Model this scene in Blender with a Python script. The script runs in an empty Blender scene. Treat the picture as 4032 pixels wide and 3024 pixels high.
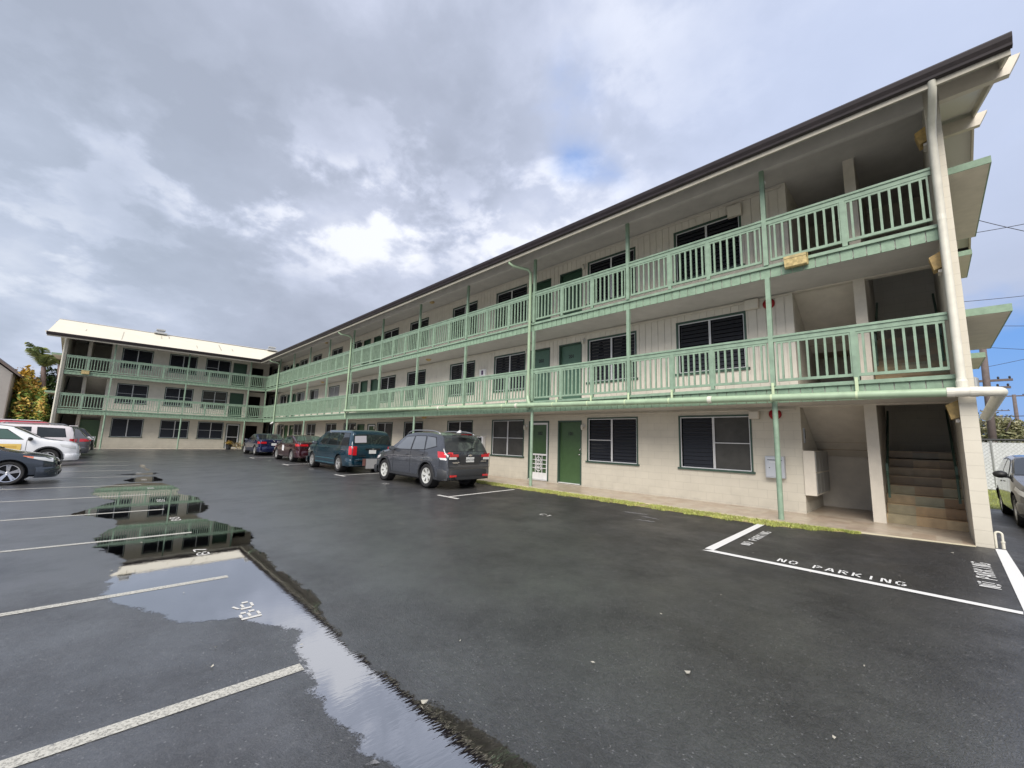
import bpy, bmesh, math, random
from mathutils import Vector, Matrix
random.seed(7)
SC = bpy.context.scene
COL = SC.collection
V = Vector
R = math.radians

# ------------------------------------------------------------------ camera constants (metres, world: x along the long wing, y into it)
CAM = dict(f=1613.6085, c=(-0.59926, -10.11427, 1.458), yaw=0.793134, pitch=0.136631, roll=0.0294)
XL = -42.7859          # inner corner of the two wings
TH = 0.031045          # the short wing is turned by this much
_cy, _sy = math.cos(CAM['yaw']), math.sin(CAM['yaw']); _cp, _sp = math.cos(CAM['pitch']), math.sin(CAM['pitch'])
FWD = V((-_sy*_cp, _cy*_cp, _sp)); _rt = V((_cy, _sy, 0)); _up = _rt.cross(FWD)
_c, _s = math.cos(CAM['roll']), math.sin(CAM['roll'])
RT = _c*_rt+_s*_up; UP = -_s*_rt+_c*_up

def view_dir(px, py):   # compass direction of a feature in the sky
    return (FWD+RT*((px-2016)/CAM['f'])-UP*((py-1512)/CAM['f'])).normalized()

def hg(x, y):           # height of the lot: falls from the buildings to a shallow drain line
    if y > 0: z = 0.
    elif y > -8.0: z = -.2*(-y)/8.0
    else: z = -.2
    return z*min(1, max(0, (x+42.8)/7.))

# ------------------------------------------------------------------ materials
MATS = {}
def nodes(m):
    m.use_nodes = True; nt = m.node_tree
    return nt, nt.nodes, nt.links
def mat(name, col, rough=.6, metal=0., spec=.5, noise=0., nscale=8., bump=0., bscale=60., coat=0., rnoise=0.):
    if name in MATS: return MATS[name]
    m = bpy.data.materials.new(name); nt, N, L = nodes(m); b = N['Principled BSDF']
    b.inputs['Base Color'].default_value = (*col, 1); b.inputs['Roughness'].default_value = rough
    b.inputs['Metallic'].default_value = metal; b.inputs['Specular IOR Level'].default_value = spec
    b.inputs['Coat Weight'].default_value = coat; b.inputs['Coat Roughness'].default_value = .04
    tc = N.new('ShaderNodeTexCoord')
    if noise or rnoise:
        n = N.new('ShaderNodeTexNoise'); n.inputs['Scale'].default_value = nscale; n.inputs['Detail'].default_value = 6
        n.inputs['Roughness'].default_value = .65
        L.new(tc.outputs['Object'], n.inputs['Vector'])
        if noise:
            mx = N.new('ShaderNodeMix'); mx.data_type = 'RGBA'
            mx.inputs['A'].default_value = (*[c*(1-noise) for c in col], 1); mx.inputs['B'].default_value = (*[min(1, c*(1+noise)) for c in col], 1)
            r = N.new('ShaderNodeMapRange'); r.inputs['From Min'].default_value = .3; r.inputs['From Max'].default_value = .7
            L.new(n.outputs['Fac'], r.inputs['Value']); L.new(r.outputs['Result'], mx.inputs['Factor']); L.new(mx.outputs['Result'], b.inputs['Base Color'])
        if rnoise:
            r2 = N.new('ShaderNodeMapRange'); r2.inputs['From Min'].default_value = .3; r2.inputs['From Max'].default_value = .7
            r2.inputs['To Min'].default_value = max(0, rough-rnoise); r2.inputs['To Max'].default_value = min(1, rough+rnoise)
            L.new(n.outputs['Fac'], r2.inputs['Value']); L.new(r2.outputs['Result'], b.inputs['Roughness'])
    if bump:
        n3 = N.new('ShaderNodeTexNoise'); n3.inputs['Scale'].default_value = bscale; n3.inputs['Detail'].default_value = 4
        L.new(tc.outputs['Object'], n3.inputs['Vector'])
        bp = N.new('ShaderNodeBump'); bp.inputs['Strength'].default_value = bump; bp.inputs['Distance'].default_value = .02
        L.new(n3.outputs['Fac'], bp.inputs['Height']); L.new(bp.outputs['Normal'], b.inputs['Normal'])
    MATS[name] = m; return m

CREAM = (.62, .58, .485)
def block_mat(name, col, bw=.406, rh=.2032, contrast=.045, swap=False):
    m = bpy.data.materials.new(name); nt, N, L = nodes(m); b = N['Principled BSDF']; b.inputs['Roughness'].default_value = .7
    tc = N.new('ShaderNodeTexCoord'); sx = N.new('ShaderNodeSeparateXYZ'); L.new(tc.outputs['Object'], sx.inputs[0])
    ad = N.new('ShaderNodeMath'); ad.operation = 'ADD'; L.new(sx.outputs['X'], ad.inputs[0]); L.new(sx.outputs['Y'], ad.inputs[1])
    zz = N.new('ShaderNodeMath'); zz.operation = 'ADD'; L.new(sx.outputs['Z'], zz.inputs[0]); zz.inputs[1].default_value = 10*rh-.05
    cx = N.new('ShaderNodeCombineXYZ'); L.new(ad.outputs[0], cx.inputs['X']); L.new(zz.outputs[0], cx.inputs['Y'])
    br = N.new('ShaderNodeTexBrick'); br.inputs['Scale'].default_value = 1; br.inputs['Brick Width'].default_value = bw; br.inputs['Row Height'].default_value = rh
    br.inputs['Mortar Size'].default_value = .006; br.inputs['Mortar Smooth'].default_value = .4; L.new(cx.outputs[0], br.inputs['Vector'])
    br.inputs['Color1'].default_value = (*[c*.985 for c in col], 1); br.inputs['Color2'].default_value = (*[c*1.015 for c in col], 1); br.inputs['Mortar'].default_value = (*[c*(1-contrast*3) for c in col], 1)
    n = N.new('ShaderNodeTexNoise'); n.inputs['Scale'].default_value = 2.2; n.inputs['Detail'].default_value = 8; L.new(tc.outputs['Object'], n.inputs['Vector'])
    mr = N.new('ShaderNodeMapRange'); mr.inputs['To Min'].default_value = .86; mr.inputs['To Max'].default_value = 1.1; L.new(n.outputs['Fac'], mr.inputs['Value'])
    gz = N.new('ShaderNodeMapRange'); gz.inputs['From Min'].default_value = 0; gz.inputs['From Max'].default_value = .55; gz.inputs['To Min'].default_value = .16; gz.inputs['To Max'].default_value = 0; L.new(sx.outputs['Z'], gz.inputs['Value'])
    ns = N.new('ShaderNodeTexNoise'); ns.inputs['Scale'].default_value = 5; ns.inputs['Detail'].default_value = 7; L.new(tc.outputs['Object'], ns.inputs['Vector'])
    sm_ = N.new('ShaderNodeMath'); sm_.operation = 'MULTIPLY'; L.new(gz.outputs['Result'], sm_.inputs[0]); L.new(ns.outputs['Fac'], sm_.inputs[1])
    sm2 = N.new('ShaderNodeMath'); sm2.operation = 'MULTIPLY_ADD'; L.new(sm_.outputs[0], sm2.inputs[0]); sm2.inputs[1].default_value = -2; L.new(mr.outputs['Result'], sm2.inputs[2])
    mu = N.new('ShaderNodeMix'); mu.data_type = 'RGBA'; mu.blend_type = 'MULTIPLY'; mu.inputs['Factor'].default_value = 1
    L.new(br.outputs['Color'], mu.inputs['A']); L.new(sm2.outputs[0], mu.inputs['B']); L.new(mu.outputs['Result'], b.inputs['Base Color'])
    bp = N.new('ShaderNodeBump'); bp.inputs['Strength'].default_value = .35; bp.inputs['Distance'].default_value = .006; bp.invert = True
    L.new(br.outputs['Fac'], bp.inputs['Height'])
    n2 = N.new('ShaderNodeTexNoise'); n2.inputs['Scale'].default_value = 90; L.new(tc.outputs['Object'], n2.inputs['Vector'])
    b2 = N.new('ShaderNodeBump'); b2.inputs['Strength'].default_value = .25; b2.inputs['Distance'].default_value = .01
    L.new(n2.outputs['Fac'], b2.inputs['Height']); L.new(bp.outputs['Normal'], b2.inputs['Normal']); L.new(b2.outputs['Normal'], b.inputs['Normal'])
    MATS[name] = m; return m
M_BLOCK = block_mat('painted_block', CREAM)
M_SIDE = mat('painted_siding', (.675, .635, .555), .65, noise=.07, nscale=3, bump=.15, bscale=40)
M_CREAM = mat('cream_paint', (.66, .61, .52), .6, noise=.08, nscale=4, bump=.1)
M_CEIL = mat('ceiling_paint', (.56, .54, .50), .7, noise=.08, nscale=3)
M_GREEN = mat('green_paint', (.225, .320, .235), .5, noise=.20, nscale=5, bump=.12, bscale=50)
M_GREEN2 = mat('green_paint_boards', (.215, .315, .222), .55, noise=.2, nscale=6, bump=.2, bscale=40)
M_PIPEG = mat('green_pipe_paint', (.33, .44, .30), .4, noise=.12, nscale=4)
M_PIPEC = mat('cream_pipe_paint', (.66, .64, .55), .4, noise=.1, nscale=5)
M_CASE = mat('dark_green_trim', (.045, .085, .062), .45, noise=.15, nscale=9)
M_DOOR = mat('green_door_paint', (.060, .115, .047), .42, noise=.1, nscale=6, bump=.05)
M_DOOR3 = mat('deep_green_door_paint', (.03, .078, .045), .42, noise=.1, nscale=6)
M_DOOR2 = mat('grey_green_door_paint', (.075, .15, .105), .42, noise=.1, nscale=6)
M_ALU = mat('white_aluminium', (.72, .73, .74), .4)
M_WHITE = mat('white_paint', (.78, .78, .78), .45, noise=.05)
M_GLASS = mat('dark_window', (.006, .007, .010), .12, spec=.5)
M_SLAT = mat('jalousie_slat', (.016, .018, .024), .35, spec=.35)
M_BLIND = mat('pale_blind', (.26, .26, .27), .7, noise=.12, nscale=5)
M_SCREEN = mat('insect_screen', (.068, .067, .062), .55, spec=.25, noise=.25, nscale=2.5)
M_CURT = mat('lace_curtain', (.16, .155, .15), .9, noise=.3, nscale=14)
M_GUT = mat('brown_gutter', (.026, .019, .021), .45, noise=.25, nscale=5)
def roof_mat():
    m = mat('cream_roof_metal', (.70, .655, .53), .42, noise=.05, nscale=1.2); return m
M_ROOF = roof_mat()
M_DARK = mat('interior_shade', (.02, .018, .016), .9)
M_BLACK = mat('black_paint', (.012, .012, .014), .5)
M_BLKPL = mat('black_plastic', (.016, .017, .019), .55, bump=.05)
M_RUB = mat('tyre_rubber', (.013, .013, .014), .75, bump=.15, bscale=30)
M_CHROME = mat('chrome', (.75, .75, .77), .15, metal=1)
M_RIM = mat('rim_alloy', (.62, .62, .61), .3, metal=.75)
M_RED = mat('red_alarm_paint', (.32, .008, .015), .35)
M_TAIL = mat('red_lens', (.52, .012, .02), .12, coat=1)
M_LENS = mat('clear_lens', (.62, .63, .63), .08, coat=1)
M_AMBER = mat('amber_lens', (.75, .22, .12), .12, coat=1)
M_PLATE = mat('plate_white', (.62, .63, .62), .4, noise=.2, nscale=22)
M_YEL = mat('yellowed_plastic', (.50, .34, .12), .4, noise=.45, nscale=7)
M_LAMP = mat('lamp_glass', (.62, .60, .52), .25)
M_WOOD = mat('pole_wood', (.13, .105, .10), .8, noise=.2, nscale=5)
M_WIRE = mat('wire_black', (.03, .03, .035), .6)
M_CONC = mat('concrete', (.46, .42, .35), .75, noise=.18, nscale=5, bump=.3, bscale=30)
M_STEEL = mat('galvanised', (.42, .43, .43), .4, metal=.6)
M_BOXG = mat('pale_grey_metal', (.43, .46, .50), .4, noise=.04)

def tile_mat(name, cols, sx=.30, sy=.30, use_z=False):
    m = bpy.data.materials.new(name); nt, N, L = nodes(m); b = N['Principled BSDF']; b.inputs['Roughness'].default_value = .35
    tc = N.new('ShaderNodeTexCoord'); mp = N.new('ShaderNodeMapping'); mp.inputs['Scale'].default_value = (1/sx, 1/sy, 1/.18 if use_z else 1)
    mp.inputs['Location'].default_value = (.13, .2, -.02)
    L.new(tc.outputs['Object'], mp.inputs[0])
    fl = N.new('ShaderNodeVectorMath'); fl.operation = 'FLOOR'; L.new(mp.outputs[0], fl.inputs[0])
    wn = N.new('ShaderNodeTexWhiteNoise'); L.new(fl.outputs[0], wn.inputs['Vector'])
    cr = N.new('ShaderNodeValToRGB'); e = cr.color_ramp.elements; e[0].color = (*cols[0], 1); e[1].color = (*cols[-1], 1)
    for i, c in enumerate(cols[1:-1]): k = e.new((i+1)/(len(cols)-1)); k.color = (*c, 1)
    L.new(wn.outputs['Value'], cr.inputs[0])
    n = N.new('ShaderNodeTexNoise'); n.inputs['Scale'].default_value = 7; n.inputs['Detail'].default_value = 8; L.new(tc.outputs['Object'], n.inputs['Vector'])
    mr = N.new('ShaderNodeMapRange'); mr.inputs['To Min'].default_value = .6; mr.inputs['To Max'].default_value = 1.4; L.new(n.outputs['Fac'], mr.inputs['Value'])
    mu = N.new('ShaderNodeMix'); mu.data_type = 'RGBA'; mu.blend_type = 'MULTIPLY'; mu.inputs['Factor'].default_value = 1
    L.new(cr.outputs[0], mu.inputs['A']); L.new(mr.outputs['Result'], mu.inputs['B']); L.new(mu.outputs['Result'], b.inputs['Base Color'])
    MATS[name] = m; return m
M_TILE = tile_mat('walkway_tile', [(.40, .33, .25), (.45, .39, .31), (.36, .28, .21), (.44, .37, .30)])
M_STEP = tile_mat('stair_tile', [(.34, .22, .11), (.42, .32, .19), (.26, .16, .08), (.32, .30, .20), (.44, .30, .15)], .42, 50, True)

def leaf_mat(name, cols, scale=1.3):
    m = bpy.data.materials.new(name); nt, N, L = nodes(m); b = N['Principled BSDF']; b.inputs['Roughness'].default_value = .5
    g = N.new('ShaderNodeNewGeometry'); tc = N.new('ShaderNodeTexCoord')
    n = N.new('ShaderNodeTexNoise'); n.inputs['Scale'].default_value = scale; n.inputs['Detail'].default_value = 2; L.new(tc.outputs['Object'], n.inputs['Vector'])
    wn = N.new('ShaderNodeMath'); wn.operation = 'MULTIPLY'; L.new(g.outputs['Random Per Island'], wn.inputs[0]); wn.inputs[1].default_value = .35
    ad = N.new('ShaderNodeMath'); ad.operation = 'ADD'; L.new(wn.outputs[0], ad.inputs[0]); L.new(n.outputs['Fac'], ad.inputs[1])
    mr = N.new('ShaderNodeMapRange'); mr.inputs['From Min'].default_value = .38; mr.inputs['From Max'].default_value = .98; L.new(ad.outputs[0], mr.inputs['Value'])
    cr = N.new('ShaderNodeValToRGB'); e = cr.color_ramp.elements; e[0].color = (*cols[0], 1); e[1].color = (*cols[-1], 1)
    for i, c in enumerate(cols[1:-1]): k = e.new((i+1)/(len(cols)-1)); k.color = (*c, 1)
    L.new(mr.outputs[0], cr.inputs[0]); L.new(cr.outputs[0], b.inputs['Base Color'])
    MATS[name] = m; return m

# ------------------------------------------------------------------ mesh helpers
class Fr:
    """frame: u along the facade, v outwards from the railing plane, z up"""
    def __init__(s, o, u, v): s.o, s.u, s.v = V(o), V(u), V(v)
    def __call__(s, u, v, z): return s.o+s.u*u+s.v*v+V((0, 0, z))
FM = Fr((0, 0, 0), (1, 0, 0), (0, -1, 0))
FL = Fr((XL, 0, 0), (math.sin(TH), math.cos(TH), 0), (math.cos(TH), -math.sin(TH), 0))
FW = Fr((0, 0, 0), (1, 0, 0), (0, 1, 0))

class MB:
    def __init__(s): s.v = []; s.f = []
    def add(s, vs, fs):
        n = len(s.v); s.v += [tuple(p) for p in vs]; s.f += [tuple(n+i for i in f) for f in fs]
    def quad(s, a, b, c, d): s.add((a, b, c, d), ((0, 1, 2, 3),))
    def box(s, F, u0, u1, v0, v1, z0, z1):
        P = [F(u, v, z) for z in (z0, z1) for v in (v0, v1) for u in (u0, u1)]
        s.add(P, ((0, 2, 3, 1), (4, 5, 7, 6), (0, 1, 5, 4), (2, 6, 7, 3), (0, 4, 6, 2), (1, 3, 7, 5)))
    def prism(s, F, poly, u0, u1):      # poly in (v,z), extruded along u
        n = len(poly); A = [F(u0, v, z) for v, z in poly]; B = [F(u1, v, z) for v, z in poly]
        s.add(A+B, [tuple(range(n)), tuple(range(2*n-1, n-1, -1))]+[(i, (i+1) % n, n+(i+1) % n, n+i) for i in range(n)])
    def slab(s, pts, h):                # polygon of 3-D points, thickened by vector h
        n = len(pts); A = [V(p) for p in pts]; B = [p+V(h) for p in A]
        s.add(A+B, [tuple(range(n-1, -1, -1)), tuple(range(n, 2*n))]+[(i, (i+1) % n, n+(i+1) % n, n+i) for i in range(n)])
    def tube(s, pts, r, n=10, cap=True):
        pts = [V(p) for p in pts]; rs = r if isinstance(r, (list, tuple)) else [r]*len(pts); rings = []
        ref = None
        for i, p in enumerate(pts):
            d = (pts[min(i+1, len(pts)-1)]-pts[max(i-1, 0)]).normalized()
            if ref is None: ref = V((0, 0, 1)) if abs(d.z) < .9 else V((1, 0, 0))
            a = d.cross(ref).normalized(); b = a.cross(d).normalized(); ref = b
            rings.append([p+(a*math.cos(2*math.pi*k/n)+b*math.sin(2*math.pi*k/n))*rs[i] for k in range(n)])
        vs = [q for g in rings for q in g]; m = len(rings)
        fs = [(i*n+k, i*n+(k+1) % n, (i+1)*n+(k+1) % n, (i+1)*n+k) for i in range(m-1) for k in range(n)]
        if cap: fs += [tuple(range(n-1, -1, -1)), tuple((m-1)*n+k for k in range(n))]
        s.add(vs, fs)
    def lathe(s, c, axis, prof, n=24, close=False):   # prof: (along axis, radius)
        c = V(c); ax = V(axis).normalized(); a = ax.cross(V((0, 0, 1)) if abs(ax.z) < .9 else V((1, 0, 0))).normalized(); b = ax.cross(a)
        vs = [c+ax*h+(a*math.cos(2*math.pi*k/n)+b*math.sin(2*math.pi*k/n))*r for h, r in prof for k in range(n)]; m = len(prof)
        s.add(vs, [(i*n+k, i*n+(k+1) % n, (i+1)*n+(k+1) % n, (i+1)*n+k) for i in range(m-1) for k in range(n)])
    def build(s, name, m, parent=None, smooth=False, loc=None, bevel=0., fix=True):
        me = bpy.data.meshes.new(name); L0 = V(loc) if loc is not None else V((0, 0, 0))
        me.from_pydata([tuple(V(p)-L0) for p in s.v], [], s.f); me.materials.append(m)
        if fix:
            bm = bmesh.new(); bm.from_mesh(me); bmesh.ops.recalc_face_normals(bm, faces=bm.faces); bm.to_mesh(me); bm.free()
        if smooth:
            me.shade_smooth()
        me.update()
        o = bpy.data.objects.new(name, me); COL.objects.link(o); o.location = L0
        if parent is not None: o.parent = parent
        if bevel:
            md = o.modifiers.new('edge', 'BEVEL'); md.width = bevel; md.segments = 2; md.limit_method = 'ANGLE'
        return o
def smooth_by_angle(o, ang=35):
    me = o.data; me.shade_smooth()
    bm = bmesh.new(); bm.from_mesh(me); a = R(ang)
    for e in bm.edges:
        if len(e.link_faces) == 2 and e.calc_face_angle(0) > a: e.smooth = False
    bm.to_mesh(me); bm.free()
def tag(o, label=None, cat=None, group=None, kind=None):
    if label: o['label'] = label
    if cat: o['category'] = cat
    if group: o['group'] = group
    if kind: o['kind'] = kind
    return o
def empty(name, loc=(0, 0, 0), rz=0., **k):
    o = bpy.data.objects.new(name, None); COL.objects.link(o); o.location = loc; o.rotation_euler = (0, 0, rz); o.empty_display_size = .3
    return tag(o, **k)
def text_mesh(body, size, depth=.002, bold=0.):
    c = bpy.data.curves.new('t', 'FONT'); c.body = body; c.size = size; c.extrude = depth; c.align_x = 'CENTER'; c.align_y = 'CENTER'; c.offset = bold
    o = bpy.data.objects.new('t', c); COL.objects.link(o); bpy.context.view_layer.update()
    me = bpy.data.meshes.new_from_object(o.evaluated_get(bpy.context.evaluated_depsgraph_get()))
    bpy.data.objects.remove(o); bpy.data.curves.remove(c)
    return me
def put_text(name, body, size, m, F, u, v, z, parent, depth=.003, bold=0., flip=1):
    me = text_mesh(body, size, depth, bold); me.materials.clear(); me.materials.append(m)
    n = F.v
    for vt in me.vertices:
        p = F(u, v, z)+F.u*vt.co.x*flip+V((0, 0, vt.co.y))+n*(vt.co.z+depth)
        vt.co = p
    o = bpy.data.objects.new(name, me); COL.objects.link(o); o.parent = parent
    return o
# ------------------------------------------------------------------ the apartment building
BLD = empty('apartment_building', (0, 0, 0), label='L-shaped three-storey cream apartment block with green walkway railings and cream roof', cat='building')
FZ = (0., 2.75, 5.46)             # walking levels
CZ = (2.45, 5.24, 8.13)           # ceilings
VW = -1.4                         # wall plane behind the walkway
UEND = dict(M=0., L=-12.78)

def wall_cells(F, u0, u1, z0, z1, holes):
    us = sorted(set([u0, u1]+[min(max(h[k], u0), u1) for h in holes for k in (0, 1)])); zs = sorted(set([z0, z1]+[min(max(h[k], z0), z1) for h in holes for k in (2, 3)]))
    for i in range(len(us)-1):
        for j in range(len(zs)-1):
            a, b, c, d = us[i], us[i+1], zs[j], zs[j+1]; mu, mz = (a+b)/2, (c+d)/2
            if b-a < 1e-5 or d-c < 1e-5: continue
            if any(h[0] < mu < h[1] and h[2] < mz < h[3] for h in holes): continue
            yield a, b, c, d
def holed_wall(mb, F, u0, u1, z0, z1, v, th, holes):
    for a, b, c, d in wall_cells(F, u0, u1, z0, z1, holes):
        for vv in (v, v-th): mb.quad(F(a, vv, c), F(b, vv, c), F(b, vv, d), F(a, vv, d))
    for e in (u0, u1): mb.quad(F(e, v, z0), F(e, v, z1), F(e, v-th, z1), F(e, v-th, z0))
    for a, b, c, d in holes:
        c0 = max(c, z0)
        mb.quad(F(a, v, c0), F(a, v, d), F(a, v-th, d), F(a, v-th, c0)); mb.quad(F(b, v, c0), F(b, v, d), F(b, v-th, d), F(b, v-th, c0))
        mb.quad(F(a, v, d), F(b, v, d), F(b, v-th, d), F(a, v-th, d))
        if c > z0+.01: mb.quad(F(a, v, c), F(b, v, c), F(b, v-th, c), F(a, v-th, c))
def _noop(): pass
def boards(mb, F, u0, u1, z0, z1, v, holes, pitch=.203, gap=.016, t=.015):
    n = int((u1-u0)/pitch+.5)
    for i in range(n):
        a, b = u0+i*pitch+gap/2, min(u0+(i+1)*pitch-gap/2, u1)
        for a2, b2, c, d in wall_cells(F, a, b, z0, z1, [h for h in holes if h[1] > a and h[0] < b]):
            P = [F(u, w, z) for z in (c, d) for w in (v+.0005, v+t) for u in (a2, b2)]
            mb.add(P, ((2, 6, 7, 3), (0, 4, 6, 2), (1, 3, 7, 5), (0, 1, 3, 2), (4, 5, 7, 6)))

def window(F, u0, u1, z0, z1, v, bars=(0, 0), style='slats', curtain=False):
    g = .055 if z0 > 2 else .038
    c = MB(); c.box(F, u0, u0+g, v-.09, v+.02, z0+g, z1-g); c.box(F, u1-g, u1, v-.09, v+.02, z0+g, z1-g)
    c.box(F, u0, u1, v-.09, v+.023, z1-g, z1); c.box(F, u0-.04, u1+.04, v-.09, v+.05, z0-.01, z0+g)
    w = c.build('window', M_CASE, BLD)
    s = MB(); um = (u0+u1)/2; t = .022; a0, a1, b0, b1 = u0+g+.004, u1-g-.004, z0+g+.004, z1-g-.004
    for k, (x0, x1) in enumerate(((a0, um-.004), (um+.004, a1))):
        s.box(F, x0, x0+t, v-.035, v-.01, b0+t, b1-t); s.box(F, x1-t, x1, v-.035, v-.01, b0+t, b1-t)
        s.box(F, x0, x1, v-.035, v-.009, b1-t, b1); s.box(F, x0, x1, v-.035, v-.009, b0, b0+t)
        if bars[k]: s.box(F, x0+t, x1-t, v-.03, v-.014, (b0+b1)/2-.01, (b0+b1)/2+.01)
    s.build('sash', M_ALU, w)
    p = MB(); p.quad(F(a0, v-.085, b0), F(a1, v-.085, b0), F(a1, v-.085, b1), F(a0, v-.085, b1)); p.build('pane', M_GLASS, w)
    q = MB(); n = 13; scr = MB()
    for k, (x0, x1) in enumerate(((a0, um), (um, a1))):
        if style in ('screen', 'blind') or (style == 'mixed' and k == 1) or (style == 'half_blind' and k == 1):
            scr.quad(F(x0+t, v-.05, b0+t), F(x1-t, v-.05, b0+t), F(x1-t, v-.05, b1-t), F(x0+t, v-.05, b1-t)); continue
        for i in range(n):
            z = b0+(b1-b0)*(i+.5)/n; h = (b1-b0)/n*.44; tl = .020 if style != 'open' else .03
            q.quad(F(x0+.05, v-.05+tl*.6, z-h), F(x1-.05, v-.05+tl*.6, z-h), F(x1-.05, v-.05-tl*.6, z+h), F(x0+.05, v-.05-tl*.6, z+h))
    if q.f: q.build('louvre_slats', M_SLAT, w, fix=False)
    if scr.f: scr.build('blind' if 'blind' in style else 'insect_screen', M_BLIND if 'blind' in style else M_SCREEN, w, fix=False)
    if curtain:
        for k, (x0, x1) in enumerate(((a0, um), (um, a1))):
            sgn = 1 if k else -1; wd = (x1-x0)
            for side in (0, 1):
                cu = MB(); N_ = 6
                for j in range(N_):
                    f0, f1 = j/N_, (j+1)/N_
                    e0, e1 = .38-.22*f0, .38-.22*f1
                    base = x0+.06 if side == 0 else x1-.06; sg = 1 if side == 0 else -1
                    for r in range(4):
                        ra, rb = r/4, (r+1)/4; off = .006*(r % 2)
                        cu.quad(F(base+sg*e0*wd*ra, v-.078+off, b1-(b1-b0)*f0), F(base+sg*e0*wd*rb, v-.072-off, b1-(b1-b0)*f0), F(base+sg*e1*wd*rb, v-.072-off, b1-(b1-b0)*f1), F(base+sg*e1*wd*ra, v-.078+off, b1-(b1-b0)*f1))
                cu.build('curtain', M_CURT, w, fix=False)
    return w

def door(F, u0, u1, z0, z1, v, num='', m=None, hinge=1, screen=None):
    g = .05; f = MB()
    f.box(F, u0, u0+g, v-.12, v+.018, z0, z1-g); f.box(F, u1-g, u1, v-.12, v+.018, z0, z1-g); f.box(F, u0, u1, v-.12, v+.02, z1-g, z1)
    d = MB(); d.box(F, u0+g+.003, u1-g-.003, v-.12, v-.075, z0+.02, z1-g-.003)
    D = d.build('door', m or M_DOOR, BLD); f.build('door_frame', M_CASE, D)
    t = MB(); t.box(F, u0+g, u1-g, v-.11, v+.03, z0, z0+.02); t.build('threshold', M_ALU, D)
    hx = u1-g-.07 if hinge > 0 else u0+g+.07
    h = MB(); h.tube([F(hx, v-.075, z0+1.0), F(hx, v-.02, z0+1.0)], .028, 10); h.tube([F(hx, v-.075, z0+1.16), F(hx, v-.05, z0+1.16)], .026, 10)
    h.build('handle', M_CHROME, D, smooth=True)
    if num: put_text('door_number', num, .17, M_BLACK, F, (u0+u1)/2, v-.074, z1-.46, D, .002, .004)
    if screen:
        s = MB(); a0, a1 = u0+g+.01, u1-g-.01; t = .075; zb = z0+.03; zt = z1-g-.01; vm = v-.03
        for x0, x1, c, e in ((a0, a0+t, zb, zt), (a1-t, a1, zb, zt)): s.box(F, x0, x1, vm-.012, vm+.012, c, e)
        s.box(F, a0+t, a1-t, vm-.012, vm+.012, zt-t, zt)
        if screen == 'white':
            s.box(F, a0+t, a1-t, vm-.012, vm+.012, zb, zb+.24); s.box(F, a0+t, a1-t, vm-.012, vm+.012, zb+.86, zb+.92)
            cu, cz = (a0+a1)/2, zb+.55
            for k in (-.16, -.02+.0, .16): s.box(F, cu+k-.012, cu+k+.012, vm-.006, vm+.006, zb+.24, zb+.86)
            for k in (.40, .55, .70): s.box(F, a0+t, a1-t, vm-.007, vm+.007, zb+k-.012, zb+k+.012)
            for cc in ((0, -.13), (0, .13), (0, 0)):
                N_ = 16; rr = .11
                for i in range(N_):
                    p = [(cu+cc[0]+(rr+q)*math.cos(2*math.pi*(i+w)/N_), cz+cc[1]+(rr+q)*math.sin(2*math.pi*(i+w)/N_)) for w in (0, 1) for q in (0, .026)]
                    s.add([F(x, vm+.010, z) for x, z in p], ((0, 1, 3, 2),))
        else:
            s.box(F, a0+t, a1-t, vm-.012, vm+.012, zb, zb+.06); s.box(F, a0+t, a1-t, vm-.012, vm+.012, zb+.92, zb+.97)
            sc = MB(); sc.quad(F(a0+t, vm-.02, zb), F(a1-t, vm-.02, zb), F(a1-t, vm-.02, zt), F(a0+t, vm-.02, zt)); sc.build('insect_screen', M_GLASS, D, fix=False)
        s.build('screen_door', M_WHITE if screen == 'white' else M_ALU, D, fix=False)
    return D

def porch_lamp(F, u, v, z):
    b = MB(); b.box(F, u-.035, u+.035, v, v+.015, z-.05, z+.05); b.tube([F(u, v+.01, z+.02), F(u, v+.07, z+.05), F(u, v+.11, z+.03)], .012, 6)
    L_ = b.build('porch_lamp', M_ALU, BLD, smooth=False)
    g = MB(); c = F(u, v+.11, z-.06); g.lathe(c, (0, 0, 1), [(-.09, .001), (-.085, .035), (0, .05), (.06, .045), (.09, .03), (.095, .001)], 12); g.build('lamp_glass', M_LAMP, L_, smooth=True)

def rail_panel(mb_r, mb_b, mb_p, F, a, b, z):
    """one railing panel between rail posts a and b; deck level z"""
    zt = z+1.12; w = .042
    mb_r.box(F, a, b, -.045, .045, zt-.045, zt); mb_r.box(F, a, b, -.022, .026, zt-.135, zt-.0451)
    mb_b.box(F, a+w, b-w, -.018, .018, zt-.18, zt-.139); mb_b.box(F, a+w, b-w, -.022, .022, z+.115, z+.17)
    mb_b.box(F, a+w, a+w+.028, -.016, .016, z+.17, zt-.18); mb_b.box(F, b-w-.028, b-w, -.016, .016, z+.17, zt-.18)
    n = max(3, int(round((b-a)/.148))); 
    for i in range(1, n):
        x = a+(b-a)*i/n; mb_b.box(F, x-.019, x+.019, -.019, .019, z+.17, zt-.18)

def railing_bay(F, xs, z, endp=(True, True)):
    r, bl, p = MB(), MB(), MB()
    for i in range(len(xs)-1): rail_panel(r, bl, p, F, xs[i], xs[i+1], z)
    o = bl.build('railing', M_GREEN, BLD, fix=False); r.build('top_rail', M_GREEN, o, fix=False)
    for x in xs[1:-1]:
        p = MB(); p.box(F, x-.042, x+.042, -.04, .03, z+.033, z+1.12-.136); p.build('rail_post', M_GREEN, o, fix=False)

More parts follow.
